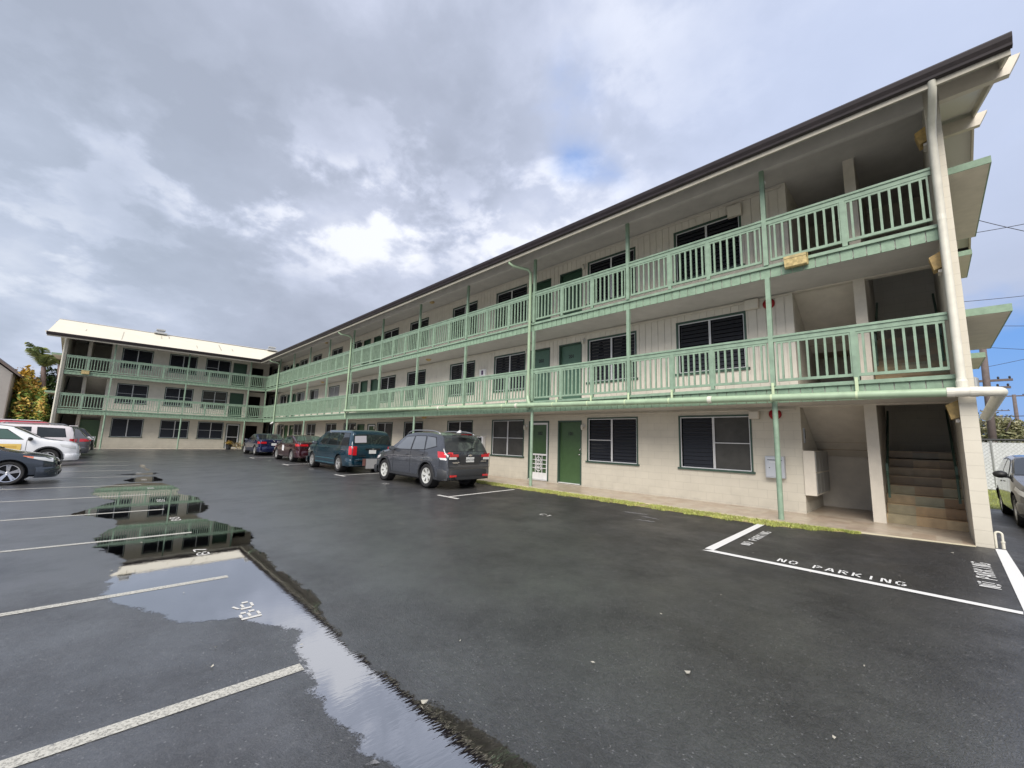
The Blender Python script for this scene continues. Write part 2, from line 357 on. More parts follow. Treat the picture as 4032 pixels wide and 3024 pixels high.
def corridor(F, u0, u1, posts, post_g, holes, mid, who):
    """decks, fascias, ceilings, walls for a wing; u0<u1"""
    for lv in (1, 2):
        z = FZ[lv]; zc = CZ[lv-1]
        d = MB(); d.box(F, u0, u1, VW-.0, -.03, zc, z+.03); d.build('walkway_deck', M_CEIL, BLD)
        f = MB(); boards(f, F, u0, u1, zc-.035, z-.04, -.03, [], .203, .016, .024)
        f.build('fascia_boards', M_GREEN2, BLD)
        t = MB(); t.box(F, u0, u1, -.03, .035, z-.04, z-.005); t.box(F, u0, u1, -.03, .018, z-.005, z+.032); t.build('deck_edge_trim', M_GREEN, BLD)
    # top beam and flat ceiling
    b = MB(); b.box(F, u0, u1, -.07, .05, 7.78, 8.12); b.build('eave_beam', M_CEIL, BLD)
    c = MB(); c.box(F, u0, u1, VW, -.071, 8.13, 8.16); c.build('ceiling', M_CEIL, BLD)
    for lv in range(3):
        z0 = FZ[lv]; z1 = CZ[lv]; H = holes[lv]
        w = MB(); holed_wall(w, F, who[0], who[1], z0-.05 if lv == 0 else z0, z1+(.0 if lv < 2 else .05), VW, .18, H)
        w.build('block_wall' if lv == 0 else 'wall', M_BLOCK if lv == 0 else M_SIDE, BLD)
        if lv:
            s = MB(); boards(s, F, who[0], who[1], z0+.031, z1-.01, VW, H); s.box(F, who[0], who[1], VW+.012, VW+.03, z1-.05, z1-.012); s.build('siding_boards', M_SIDE, BLD, fix=False)

UNIT = 14.95
def main_holes():
    W, D = [], []
    for k in range(3):
        o = -UNIT*k
        W += [(-5.54+o, -3.70+o), (-8.63+o, -6.79+o), (-13.40+o, -11.55+o)]
        if k < 2: W.append((-16.55+o, -14.67+o))
        D += [(-9.88+o, -8.86+o), (-11.30+o, -10.30+o)]
    W.append((-46.4, -44.45))
    return W, D
MWIN, MDOOR = main_holes()
LWIN = [(-9.78, -7.93), (-6.92, -5.06), (-4.47, -2.65)]; LDOOR = [(-2.47, -1.42)]
WZ = ((.82, 2.28), (3.43, 4.98), (6.20, 7.77))
MH = [[(a, b, *WZ[l]) for a, b in MWIN]+[(a, b, FZ[l]+(.03 if l else .05), FZ[l]+2.2) for a, b in MDOOR] for l in range(3)]
LH = [[(a, b, *WZ[l]) for a, b in LWIN]+[(a, b, FZ[l]+(.03 if l else .05), FZ[l]+2.2) for a, b in LDOOR] for l in range(3)]
PX = [-2.86, -6.285, -9.87, -13.60, -17.22, -20.90, -24.545, -28.248, -31.88, -35.475, -39.1]
PG = [-2.86, -9.87, -17.22, -24.545, -31.88, -39.1]
L_P = [-10.13, -5.74, -1.357]
corridor(FM, XL-.0, -.201, PX, PG, MH, 3, (-47.5, -2.67))
corridor(FL, -12.56, -.03, L_P, L_P, LH, 3, (-10.38, -1.08))

# posts, railings, downspouts
def post(F, u, z0, z1, w=.045, rnd=False):
    p = MB()
    if rnd: p.tube([F(u, 0, z0), F(u, 0, z1)], .052, 14)
    else: p.box(F, u-w, u+w, -.035, .045, z0, z1)
    o = p.build('post', M_GREEN, BLD)
    if rnd: smooth_by_angle(o)
for u in PG: post(FM, u, 0, CZ[0], rnd=True)
for u in L_P: post(FL, u, -.02, CZ[0], rnd=True)
for F, P in ((FM, PX), (FL, L_P)):
    for u in P:
        post(F, u, 2.78, 5.205); post(F, u, 5.49, 7.78)
def split(a, b, n): return [a+(b-a)*i/n for i in range(n+1)]
for lv in (1, 2):
    z = FZ[lv]
    railing_bay(FM, [-2.815, -1.48, -.21], z); railing_bay(FM, [-6.24, -5.07, -4.10, -2.905], z)
    for i in range(1, len(PX)-1): railing_bay(FM, split(PX[i+1]+.045, PX[i]-.045, 3), z)
    railing_bay(FM, split(XL+.03, PX[-1]-.045, 3), z)
    railing_bay(FL, [-12.56, -11.42, -10.175], z); railing_bay(FL, [-10.085, -8.70, -7.22, -5.785], z); railing_bay(FL, [-5.695, -4.28, -2.86, -1.40], z)
    railing_bay(FL, [-1.312, -.03], z)
    p = MB(); p.box(FM, XL-.045, XL+.03, -.05, .045, z-.03, z+1.12); p.build('rail_post', M_GREEN, BLD)
# corner posts seen in the second floor walkway corner
c_ = MB(); c_.box(FM, XL-.04, XL+.04, -.051, .03, 3.87, 5.2); c_.build('post', M_GREEN, BLD)

# openings: windows and doors
rs = random.Random(3)
for l in range(3):
    for i, (a, b) in enumerate(MWIN):
        bars = (0, 0); st = 'slats'; cur = False
        if l == 0:
            bars = [(0, 1), (1, 0), (1, 1), (0, 0)][i % 4] if i < 4 else rs.choice([(1, 1), (0, 0), (1, 1), (0, 1)])
            st = ['mixed', 'open', 'screen', 'slats'][i % 4] if i < 4 else rs.choice(['screen', 'mixed', 'slats'])
        elif l == 1:
            st = {7: 'blind', 8: 'half_blind', 6: 'screen', 9: 'half_blind'}.get(i, 'slats'); cur = i in (1, 2, 3)
        else: bars = (0, 0)
        window(FM, a, b, *WZ[l], VW, bars, st, cur)
    for i, (a, b) in enumerate(LWIN):
        window(FL, a, b, *WZ[l], VW, ((0, 0), (1, 1), (1, 1))[i] if l == 0 else ((0, 0), (0, 0), (1, 0))[i] if l == 2 else (1, 1), 'screen' if l == 1 and i == 2 else 'slats')
    for i, (a, b) in enumerate(MDOOR):
        num = '%d0%d' % (l+1, i+1)
        sc = None
        if l == 0 and i == 1: sc = 'white'
        if l == 0 and i == 2: sc = 'white'
        door(FM, a, b, FZ[l]+(.03 if l else .05), FZ[l]+2.2, VW, num if i < 2 else '', (M_DOOR, M_DOOR2, M_DOOR3)[l], 1 if i % 2 == 0 else -1, sc)
        porch_lamp(FM, (b+.10 if i % 2 == 0 else a-.12), VW+.012, FZ[l]+2.02 if l == 0 else FZ[l]+2.22)
    for a, b in LDOOR:
        door(FL, a, b, FZ[l]+.05, FZ[l]+2.2, VW, '' , M_DOOR3 if l else M_DOOR, 1, 'alu' if l == 0 else None)
        porch_lamp(FL, a-.10, VW+.012, FZ[l]+2.0)

# stair bays: end wall, pillars, flights
def stair_bay(F, ue, dr, c0, c1, c2, last):
    """ue outer end, dr inward direction; pillar from c0 to c1, bay ends at c2 (distances)"""
    U = lambda d: ue+dr*d
    def bx(mb, d0, d1, v0, v1, z0, z1): mb.box(F, min(U(d0), U(d1)), max(U(d0), U(d1)), v0, v1, z0, z1)
    w = MB(); bx(w, 0, .2, -7.5, 0, -.06, 7.77); 
    w.prism(F, [(0, 7.771), (0, 8.2), (-3.8, 9.58), (-7.5, 8.2), (-7.5, 7.771)], U(0), U(.2)); w.build('end_wall', M_BLOCK, BLD)
    p = MB(); bx(p, c0, c1, VW-.2, VW, -.05, 8.13); bx(p, c0+.01, c1-.01, -4.2, VW-.2, -.05, 8.13); p.build('stair_pillar', M_CREAM, BLD)
    sd = MB(); bx(sd, c2, c2+.2, -4.4, VW-.18, -.05, 8.13); bx(sd, .2, c2, -4.62, -4.42, -.05, 8.13); sd.build('stair_wall', M_BLOCK, BLD)
    for l in range(2):
        for d0, d1 in ((.2, c0), (c1, c2)):
            lt = MB(); bx(lt, d0, d1, VW-.16, VW-.002, CZ[l]-.03, FZ[l+1]-.21); lt.build('lintel', M_CREAM, BLD)
    for l in range(2):
        z = FZ[l]; st = MB(); n = 7; H = (FZ[l+1]-FZ[l]); rise = H/15; run = .27; v0 = VW-.16
        zz = z+(.01 if l == 0 else .03)
        for i in range(n):
            bx(st, .2, c0, v0-run*(i+1), v0-run*i, zz, zz+rise*(i+1))
        zl = zz+rise*8; vl = v0-run*n
        ld = MB(); bx(ld, .2, c2, -4.42, vl, zl-.16, zl); ld.build('stair_landing', M_STEP, BLD)
        S = st.build('stair_flight', M_STEP, BLD)
        s2 = MB()
        for i in range(7):
            bx(s2, c1, c2, vl+run*i, vl+run*(i+1), zl+rise*i-.02, zl+rise*(i+1))
        s2.build('stair_flight', M_STEP, BLD)
        so = MB(); dz = rise/run
        so.prism(F, [(vl, zl-.18), (vl, zl-.02), (v0, zl-.02+dz*(v0-vl)), (v0, zl-.18+dz*(v0-vl)-.05)], min(U(c1), U(c2))+.002, max(U(c1), U(c2))-.002)
        so.build('stair_soffit', M_CREAM, BLD)
        cl = MB(); bx(cl, c1, c2, vl-.15, vl-.05, z-.03, zl-.161); 
        if l == 0: cl.build('storage_wall', M_CREAM, BLD)
        hr = MB()
        for dd in (c0-.07, .27):
            a = F(U(dd), v0+.05, zz+.95); b = F(U(dd), vl, zl+.95); hr.tube([a, b], .022, 8)
            hr.tube([F(U(dd), v0, zz+.97), F(U(dd), v0, zz+.6)], .018, 8)
            hr.box(F, U(dd)-.02, U(dd)+.02, v0-.1, v0-.04, zz+.5, zz+1.2)
        hr.build('handrail', M_CASE, BLD)
    for l in (1, 2):
        dk = MB(); bx(dk, .2, c2, VW-.159, VW-.0, FZ[l]-.20, FZ[l]+.028); dk.build('stair_landing', M_CEIL, BLD)
    cp = MB(); bx(cp, .2, c2, -4.42, VW-.001, 8.131, 8.16); cp.build('stair_ceiling', M_CEIL, BLD)
stair_bay(FM, 0., -1, 1.33, 1.53, 2.67, True)
stair_bay(FL, -12.78, 1, 1.13, 1.33, 2.40, False)
# green store door under the short wing's stair
gd = MB(); gd.box(FL, -11.44, -10.40, -1.75, -1.70, 0.02, 2.06); gd.build('store_door', M_DOOR, BLD)

# body behind the walkway: floors, rear walls, corner block
bw = MB()
bw.box(FM, -47.5, -2.9, -7.5, -7.32, -.05, 8.2); bw.box(FL, -10.3, 7.5, -7.5, -7.32, -.05, 8.2)
bw.build('rear_wall', M_BLOCK, BLD)
ft = MB(); ft.box(FM, -47.4, -2.9, -7.3, VW-.19, 8.17, 8.25); ft.box(FL, -10.2, -1.2, -7.3, VW-.19, 8.17, 8.25); ft.build('loft_floor', M_CEIL, BLD)
# recessed passage in the inner corner
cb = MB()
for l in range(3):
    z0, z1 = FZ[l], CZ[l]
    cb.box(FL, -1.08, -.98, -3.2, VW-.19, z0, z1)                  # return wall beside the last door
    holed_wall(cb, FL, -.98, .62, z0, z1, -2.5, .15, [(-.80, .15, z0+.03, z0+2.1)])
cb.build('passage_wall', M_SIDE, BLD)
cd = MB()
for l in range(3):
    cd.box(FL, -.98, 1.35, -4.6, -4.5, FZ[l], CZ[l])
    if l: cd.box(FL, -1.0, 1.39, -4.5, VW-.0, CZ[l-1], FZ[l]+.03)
cd.build('passage_back', M_DARK, BLD)  # near-black colour stands in for the shade deep in the passage
cl = MB(); cl.box(FL, -1.0, 1.39, -4.5, VW, 8.13, 8.16); cl.build('ceiling', M_CEIL, BLD)

# roof
SL = (9.70-7.90)/4.6
E = .80; rid = -3.8; OV = .76
zt = lambda v: 7.93+(E-v)*SL
def W2(F, u, v, z): return F(u, v, z)
rf = MB(); T = V((0, 0, -.06))
cornerE = V((XL+E, -E, 0)); cornerR = V((XL+rid, -rid, 0))
def rp(p, z): return V((p.x, p.y, z))
rf.slab([V((OV, -E, zt(E))), rp(cornerE, zt(E)), rp(cornerR, zt(rid)), V((OV, -rid, zt(rid)))], T)
rf.slab([V((OV, -rid, zt(rid))), rp(cornerR, zt(rid)), V((XL-9, 3.8, zt(rid))), V((XL-9, 8.4, zt(E))), V((OV, 8.4, zt(E)))], T)
a = FL(-13.57, E, 0); b = FL(-13.57, rid, 0)
rf.slab([rp(cornerE, zt(E)), V((a.x, a.y, zt(E))), V((b.x, b.y, zt(rid))), rp(cornerR, zt(rid))], T)
c = FL(-13.57, -8.4, 0); d = FL(4, -8.4, 0)
rf.slab([rp(cornerR, zt(rid)), V((b.x, b.y, zt(rid))), V((c.x, c.y, zt(E))), V((d.x, d.y, zt(E)))], T)
ROOF = rf.build('roof', M_ROOF, BLD)
# ridge cap, vents
rc = MB(); p0 = FL(-13.6, rid, zt(rid)+.02); p1 = FL(3.7, rid, zt(rid)+.02)
for sgn in (1, -1):
    rc.slab([p0, p1, p1+FL.v*.18*sgn+V((0, 0, -.075)), p0+FL.v*.18*sgn+V((0, 0, -.075))], (0, 0, .012))
rc.build('ridge_cap', mat('ridge_flashing', (.42, .42, .43), .45), ROOF)
for k, u in enumerate((-7.67, .85)):
    v = MB(); c = FL(u, rid+.25, zt(rid)); v.box(Fr(c, FL.u, FL.v), -.42, .42, -.35, .35, -.1, .02); v.box(Fr(c, FL.u, FL.v), -.22, .22, -.2, .2, .02, .2); v.box(Fr(c, FL.u, FL.v), -.30, .30, -.27, .27, .2, .30)
    v.build('roof_vent', mat('vent_metal', (.40, .41, .42), .5), ROOF)
st = MB()
for u, va, vb in ((-11.9, -.9, -1.4), (-7.6, -3.0, -1.9), (-7.1, -3.1, -2.4), (-5.3, -1.2, -.2), (-3.6, -2.7, -.6), (-2.7, -1.8, -1.0), (-9.9, -2.4, .4)):
    w = .02+.02*random.random()
    st.quad(FL(u-w, va, zt(va)+.006), FL(u+w, va, zt(va)+.006), FL(u+w, vb, zt(vb)+.006), FL(u-w, vb, zt(vb)+.006))
st.build('roof_stain', mat('roof_grime', (.40, .37, .30), .8, noise=.2), ROOF)
# gutters (brown metal, moulded) and eave soffits
gp = [(E-.02, 7.90), (E+.10, 7.93), (E+.115, 7.90), (E+.10, 7.84), (E+.06, 7.78), (E+.05, 7.74), (E+.0, 7.72), (E-.02, 7.72)]
g1 = MB(); g1.prism(FM, gp, XL+E+.01, OV+.02); g1.build('gutter', M_GUT, BLD)
g2 = MB(); g2.prism(FL, gp, -13.60, -E-.02); g2.build('gutter', M_GUT, BLD)
g3 = MB(); g3.prism(FM, [(-8.4, 7.9), (-8.52, 7.93), (-8.5, 7.76), (-8.4, 7.74)], XL-9, OV+.02); g3.build('gutter', M_GUT, BLD)
for F, a, b in ((FM, XL+E-.05, OV), (FL, -13.57, -E+.02)):
    s = MB(); s.box(F, a, b, E-.07, E-.022, 7.63, zt(E-.03)-.07)
    s.build('eave_fascia', mat('shaded_fascia_cream', (.40, .375, .31), .6, noise=.12), BLD)  # cream board coloured darker to paint in the shade at the eave
    s = MB(); s.slab([F(a, E-.072, zt(E-.07)-.10), F(b, E-.072, zt(E-.07)-.10), F(b, .052, zt(.05)-.10), F(a, .052, zt(.05)-.10)], (0, 0, .02)); s.build('eave_soffit', M_CEIL, BLD)
# rakes at both open ends
for F, ue, dr in ((FM, 0., 1), (FL, -12.78, -1)):
    o = abs(OV) if dr > 0 else .79; U = lambda d: ue+dr*d
    r = MB()
    for va, vb in ((E-.03, rid), (rid, -8.38)):
        r.slab([F(U(o-.04), va, zt(va if vb == rid and va > rid else 2*rid-va)-.30), F(U(o-.0), va, zt(va if va > rid else 2*rid-va)-.30), F(U(o), vb, zt(vb if vb >= rid else 2*rid-vb)-.30), F(U(o-.04), vb, zt(vb if vb >= rid else 2*rid-vb)-.30)], (0, 0, .225))
    r.build('rake_board', M_CREAM, BLD)
    s = MB()
    for va, vb in ((.04, rid), (rid, -8.3)):
        za = zt(va if va >= rid else 2*rid-va)-.14; zb = zt(vb if vb >= rid else 2*rid-vb)-.14
        s.slab([F(U(.001), va, za), F(U(o-.041), va, za), F(U(o-.041), vb, zb), F(U(.001), vb, zb)], (0, 0, .02))
    s.build('rake_soffit', mat('bright_soffit_paint', (.70, .69, .63), .45), BLD)
    for vc, zb in ((0., 7.78), (rid, 9.18)):
        be = MB(); be.prism(Fr(F(0, 0, 0), F.v, F.u), [(U(-.0), zb), (U(o+.06), zb+.0), (U(o+.20), zb+.30), (U(-.0), zb+.30)], vc-.07, vc+.05)
        be.build('outrigger_beam', M_CREAM, BLD)
# concrete window canopies on the end walls
for F, ue, dr in ((FM, 0., 1), (FL, -12.78, -1)):
    for l, z in ((1, 3.90), (2, 6.60)):
        for va, vb in ((-.42, -3.95), (-5.2, -7.2)):
            c = MB(); c.box(F, min(ue, ue+dr*.53), max(ue, ue+dr*.53), vb, va, z-.06, z-.02); o = c.build('window_canopy', M_CREAM, BLD)
            c2 = MB(); x0, x1 = min(ue, ue+dr*.55), max(ue, ue+dr*.55)
            c2.box(F, x0, x1, va, va+.02, z-.06, z+.07); c2.box(F, x0, x1, vb-.02, vb, z-.06, z+.07); xe = ue+dr*.54
            c2.box(F, xe-.011, xe+.009, vb, va, z-.06, z+.07); c2.build('canopy_edge', M_GREEN2, o)
pb = MB(); pb.box(FM, .001, .30, -7.4, -4.0, 6.66, 8.45); pb.build('wall_projection', M_CREAM, BLD)

# downspouts and the long green drain pipe
def arc(c, a, b, r, a0, a1, n=7): return [V(c)+V(a)*r*math.cos(a0+(a1-a0)*i/n)+V(b)*r*math.sin(a0+(a1-a0)*i/n) for i in range(n+1)]
def spout(F, u, du, zb, m, r=.05, out=.72, vv=.11):
    p = MB(); pts = [F(u-du, out, 7.74), F(u-du, out, 7.58), F(u-du*.85, out-.1, 7.50), F(u-.05*math.copysign(1, du), vv+.08, 7.40), F(u, vv, 7.28), F(u, vv, zb)]
    p.tube(pts, r, 12); o = p.build('downspout', m, BLD); smooth_by_angle(o, 50); return o
for u in (-9.87, -24.545, -38.9): spout(FM, u-.12, .45, 2.5 if u > -30 else 2.38, M_PIPEG)
p = MB(); p.tube([V((-39.02, -.11, 2.40)), V((-39.05, -.20, 2.30)), V((-39.05, -.3, 2.24))], .055, 10); smooth_by_angle(p.build('spout_end', M_WHITE, BLD), 50)
zp = lambda x: 2.455+(-.0-x)*.0172
gp_ = MB(); gp_.tube([V((-24.66, -.12, 2.95)), V((-24.62, -.17, zp(-24.6)+.03)), V((-24.5, -.2, zp(-24.5)))]+[V((x, -.2, zp(x))) for x in (-20, -15, -9.9, -5, -.30)], .074, 14)
PIPE = gp_.build('drain_pipe', M_PIPEG, BLD); smooth_by_angle(PIPE, 50)
q_ = MB(); q_.tube([V((-9.99, -.11, 2.95)), V((-9.95, -.13, 2.78)), V((-9.80, -.2, zp(-9.8)))], .06, 12); smooth_by_angle(q_.build('pipe_branch', M_PIPEG, PIPE), 50)
cp_ = MB(); cp_.tube([V((-.30, -.2, 2.46)), V((.05, -.2, 2.455))]+arc((.05, .02, 2.45), (0, -1, 0), (1, 0, 0), .22, .15, math.pi/2, 8)+[V((.27, .3, 2.43)), V((.27, .9, 2.38)), V((.24, 2.4, 2.2))], .078, 16)
smooth_by_angle(cp_.build('pipe_elbow', M_PIPEC, PIPE), 50)
for x in (-.28, -.02, -4.1, -10.4, -15):
    cl_ = MB(); cl_.lathe((x-.05, -.2, zp(x-.0)), (1, 0, -.0172), [(0, .075), (0, .084), (.09, .084), (.09, .075)], 16)
    cl_.build('pipe_coupling', M_PIPEC, PIPE)
M_STRAP = mat('pale_green_strap', (.52, .62, .40), .5, noise=.15)
for x in (-1.48, -2.86, -5.07, -6.28, -7.5, -8.8, -11.1, -13.6, -16, -18.4, -20.9, -23.3):
    z = zp(x); sp_ = MB(); sp_.lathe((x-.02, -.2, z), (1, 0, 0), [(0, .0745), (0, .079), (.035, .079), (.035, .0745)], 16); sp_.box(FM, x-.03, x+.02, .04, .055, z+.05, 2.84)
    sp_.build('pipe_strap', M_STRAP, PIPE)
v_ = MB(); v_.tube([FM(-.10, .78, 7.74), FM(-.10, .74, 7.60), FM(-.11, .58, 7.48), FM(-.13, .25, 7.30), FM(-.14, .12, 7.1), FM(-.145, .11, 5), FM(-.145, .13, 2.6)], .057, 14)
VP = v_.build('downspout', M_PIPEC, BLD); smooth_by_angle(VP, 50)
for q_ in (0,):
    k_ = MB(); k_.lathe((-.145, -.135, 2.50), (0, 0, 1), [(0, .05), (0, .072), (.14, .072), (.17, .062), (.2, .06), (.2, .05)], 16); k_.build('pipe_coupling', M_PIPEC, VP); k_ = MB(); k_.lathe((-.145, -.11, 3.86), (0, 0, 1), [(0, .056), (.0, .06), (.03, .06), (.03, .056)], 14); k_.build('pipe_coupling', M_PIPEC, VP)
k_ = MB(); k_.lathe((-.145, -.11, 5.5), (0, 0, 1), [(0, .056), (.0, .0605), (.10, .0605), (.10, .056)], 14)
k_.build('pipe_coupling', M_PIPEC, VP)
l_ = MB(); l_.tube([FL(-12.68, .72, 7.74), FL(-12.68, .68, 7.6), FL(-12.70, .2, 7.4), FL(-12.72, .1, 7.25), FL(-12.72, .1, .9), FL(-12.74, .1, .2)], .06, 12); smooth_by_angle(l_.build('downspout', M_PIPEC, BLD), 50)
# conduit run under the first floor walkway ceiling and on the upper floors
for z in (2.36, 5.16, 8.02):
    c = MB(); c.box(FM, -41, -3.5, VW+.032, VW+.062, z, z+.03); c.box(FM, -3.5, -2.75, VW+.032, VW+.062, z+.0, z+.03); c.build('conduit', M_CREAM, BLD)
# ------------------------------------------------------------------ the lot
def asphalt_mat():
    m = bpy.data.materials.new('asphalt'); nt, N, L = nodes(m); b = N['Principled BSDF']
    tc = N.new('ShaderNodeTexCoord')
    def noise(s, d=4, r=.6):
        n = N.new('ShaderNodeTexNoise'); n.inputs['Scale'].default_value = s; n.inputs['Detail'].default_value = d; n.inputs['Roughness'].default_value = r
        L.new(tc.outputs['Object'], n.inputs['Vector']); return n
    def rng(o, a, b_, c, d):
        r = N.new('ShaderNodeMapRange'); r.inputs['From Min'].default_value = a; r.inputs['From Max'].default_value = b_; r.inputs['To Min'].default_value = c; r.inputs['To Max'].default_value = d
        L.new(o, r.inputs['Value']); return r.outputs['Result']
    big = noise(.35, 5); med = noise(2.5, 6); fine = noise(85, 3, .7)
    vo = N.new('ShaderNodeTexVoronoi'); vo.inputs['Scale'].default_value = 110; L.new(tc.outputs['Object'], vo.inputs['Vector'])
    c1 = N.new('ShaderNodeMix'); c1.data_type = 'RGBA'; c1.inputs['A'].default_value = (.006, .006, .0064, 1); c1.inputs['B'].default_value = (.048, .047, .0475, 1)
    L.new(rng(fine.outputs['Fac'], .3, .72, 0, 1), c1.inputs['Factor'])
    c2 = N.new('ShaderNodeMix'); c2.data_type = 'RGBA'; c2.blend_type = 'MULTIPLY'; c2.inputs['Factor'].default_value = 1
    L.new(c1.outputs['Result'], c2.inputs['A']); gr_ = noise(28, 3, .75); g2_ = N.new('ShaderNodeMath'); g2_.operation = 'MULTIPLY'; L.new(rng(gr_.outputs['Fac'], .32, .68, .55, 1.45), g2_.inputs[0]); L.new(rng(med.outputs['Fac'], .3, .7, .8, 1.2), g2_.inputs[1]); pt = noise(.9, 6, .7); g3_ = N.new('ShaderNodeMath'); g3_.operation = 'MULTIPLY'; L.new(g2_.outputs[0], g3_.inputs[0]); L.new(rng(pt.outputs['Fac'], .35, .65, .82, 1.15), g3_.inputs[1]); L.new(g3_.outputs[0], c2.inputs['B'])
    # sparse pale stones
    wn = N.new('ShaderNodeTexWhiteNoise'); L.new(vo.outputs['Position'], wn.inputs['Vector'])
    st = N.new('ShaderNodeMath'); st.operation = 'GREATER_THAN'; st.inputs[1].default_value = .991; L.new(wn.outputs['Value'], st.inputs[0])
    c3 = N.new('ShaderNodeMix'); c3.data_type = 'RGBA'; c3.inputs['B'].default_value = (.20, .20, .20, 1)
    L.new(c2.outputs['Result'], c3.inputs['A'])
    sf = N.new('ShaderNodeMath'); sf.operation = 'MULTIPLY'; sf.inputs[1].default_value = .6; L.new(st.outputs[0], sf.inputs[0]); L.new(sf.outputs[0], c3.inputs['Factor'])
    L.new(c3.outputs['Result'], b.inputs['Base Color'])
    a = N.new('ShaderNodeMath'); a.operation = 'ADD'; L.new(rng(big.outputs['Fac'], .35, .65, -.10, .10), a.inputs[0]); L.new(rng(med.outputs['Fac'], .3, .7, .40, .50), a.inputs[1])
    L.new(a.outputs[0], b.inputs['Roughness'])
    b.inputs['Specular IOR Level'].default_value = .5; b.inputs['Coat IOR'].default_value = 3.2
    sp = N.new('ShaderNodeSeparateXYZ'); L.new(tc.outputs['Object'], sp.inputs[0])
    damp = N.new('ShaderNodeMath'); damp.operation = 'MULTIPLY'; L.new(rng(sp.outputs['Y'], -1.5, -7.5, 0, 1), damp.inputs[0]); L.new(rng(sp.outputs['X'], .5, -9., .40, 1), damp.inputs[1])
    dn = N.new('ShaderNodeMath'); dn.operation = 'MULTIPLY_ADD'; L.new(rng(pt.outputs['Fac'], .3, .7, -.30, .40), dn.inputs[0]); dn.inputs[1].default_value = 1.; L.new(damp.outputs[0], dn.inputs[2])
    L.new(rng(dn.outputs[0], .05, 1.1, .04, 1.), b.inputs['Coat Weight']); L.new(rng(dn.outputs[0], 0, 1., .42, .30), b.inputs['Coat Roughness'])
    bp = N.new('ShaderNodeBump'); bp.inputs['Strength'].default_value = .8; bp.inputs['Distance'].default_value = .008
    hh = N.new('ShaderNodeMath'); hh.operation = 'ADD'; L.new(fine.outputs['Fac'], hh.inputs[0]); L.new(gr_.outputs['Fac'], hh.inputs[1]); L.new(hh.outputs[0], bp.inputs['Height']); L.new(bp.outputs['Normal'], b.inputs['Normal']); bc = N.new('ShaderNodeBump'); bc.inputs['Strength'].default_value = .28; bc.inputs['Distance'].default_value = .008; L.new(hh.outputs[0], bc.inputs['Height']); L.new(bc.outputs['Normal'], b.inputs['Coat Normal'])
    return m
M_ASPH = asphalt_mat()
def sheet(name, xs, ys, hf, m, label=None):
    mb = MB()
    for y in ys:
        for x in xs: mb.v.append((x, y, hf(x, y)))
    n = len(xs)
    for j in range(len(ys)-1):
        for i in range(n-1): mb.f.append((j*n+i, j*n+i+1, (j+1)*n+i+1, (j+1)*n+i))
    o = mb.build(name, m, fix=False); return o
xs = sorted(set([-46., XL, -35.8]+[float(x) for x in range(-45, 15)]))
ys = sorted(set([-8.0, 0.]+[float(y) for y in range(-34, 1)]))
o = sheet('parking_lot', xs, ys, hg, M_ASPH); tag(o, 'worn black asphalt parking lot wet after rain', kind='structure')
o = sheet('driveway', [.0, 3., 6., 10., 14.], [0.001, 2., 5., 7.2], lambda x, y: -.001, M_ASPH); tag(o, 'asphalt drive beside the end wall', kind='structure')
M_DIRT = mat('bare_ground', (.12, .12, .055), .95, noise=.4, nscale=1.5)
o = sheet('ground', [-400., -90., -47., -20., 14.1, 60., 400.], [-400., -90., -34., 0., 40., 400.], lambda x, y: -.26, M_DIRT); tag(o, 'flat ground around the lot', kind='structure')

def gpoly(mb, a, b, c, d, nx, ny, dz):
    """quad a,b,c,d (xy) draped over the lot"""
    P = [[None]*(nx+1) for _ in range(ny+1)]
    for j in range(ny+1):
        for i in range(nx+1):
            s, t = i/nx, j/ny; x = (a[0]*(1-s)+b[0]*s)*(1-t)+(d[0]*(1-s)+c[0]*s)*t; y = (a[1]*(1-s)+b[1]*s)*(1-t)+(d[1]*(1-s)+c[1]*s)*t
            P[j][i] = (x, y, hg(x, y)+dz)
    mb.add([p for r in P for p in r], [(j*(nx+1)+i, j*(nx+1)+i+1, (j+1)*(nx+1)+i+1, (j+1)*(nx+1)+i) for j in range(ny) for i in range(nx)])
def paint_mat(name, col, wear, scale=9, edge=.08):
    m = bpy.data.materials.new(name); nt, N, L = nodes(m); b = N['Principled BSDF']; b.inputs['Base Color'].default_value = (*col, 1); b.inputs['Roughness'].default_value = .55
    tc = N.new('ShaderNodeTexCoord'); n = N.new('ShaderNodeTexNoise'); n.inputs['Scale'].default_value = scale; n.inputs['Detail'].default_value = 10; n.inputs['Roughness'].default_value = .8
    L.new(tc.outputs['Object'], n.inputs['Vector'])
    r = N.new('ShaderNodeMapRange'); r.inputs['From Min'].default_value = wear-edge; r.inputs['From Max'].default_value = wear+edge; L.new(n.outputs['Fac'], r.inputs['Value'])
    t = N.new('ShaderNodeBsdfTransparent'); mx = N.new('ShaderNodeMixShader'); L.new(r.outputs['Result'], mx.inputs[0]); L.new(t.outputs[0], mx.inputs[1]); L.new(b.outputs[0], mx.inputs[2]); L.new(mx.outputs[0], N['Material Output'].inputs[0])
    MATS[name] = m; return m
M_PAINT = paint_mat('fresh_road_paint', (.70, .70, .69), .26, 14)
M_OLD = paint_mat('worn_road_paint', (.50, .49, .44), .43, 60, .10)
M_OLD2 = paint_mat('worn_stencil_paint', (.60, .59, .56), .38, 45, .08)

def line(mb, a, b, w, dz=.004):
    a, b = V((a[0], a[1])), V((b[0], b[1])); d = (b-a).normalized(); n = V((-d.y, d.x))*w/2
    k = max(2, int((b-a).length/.5)); gpoly(mb, a-n, b-n, b+n, a+n, k, 1, dz)
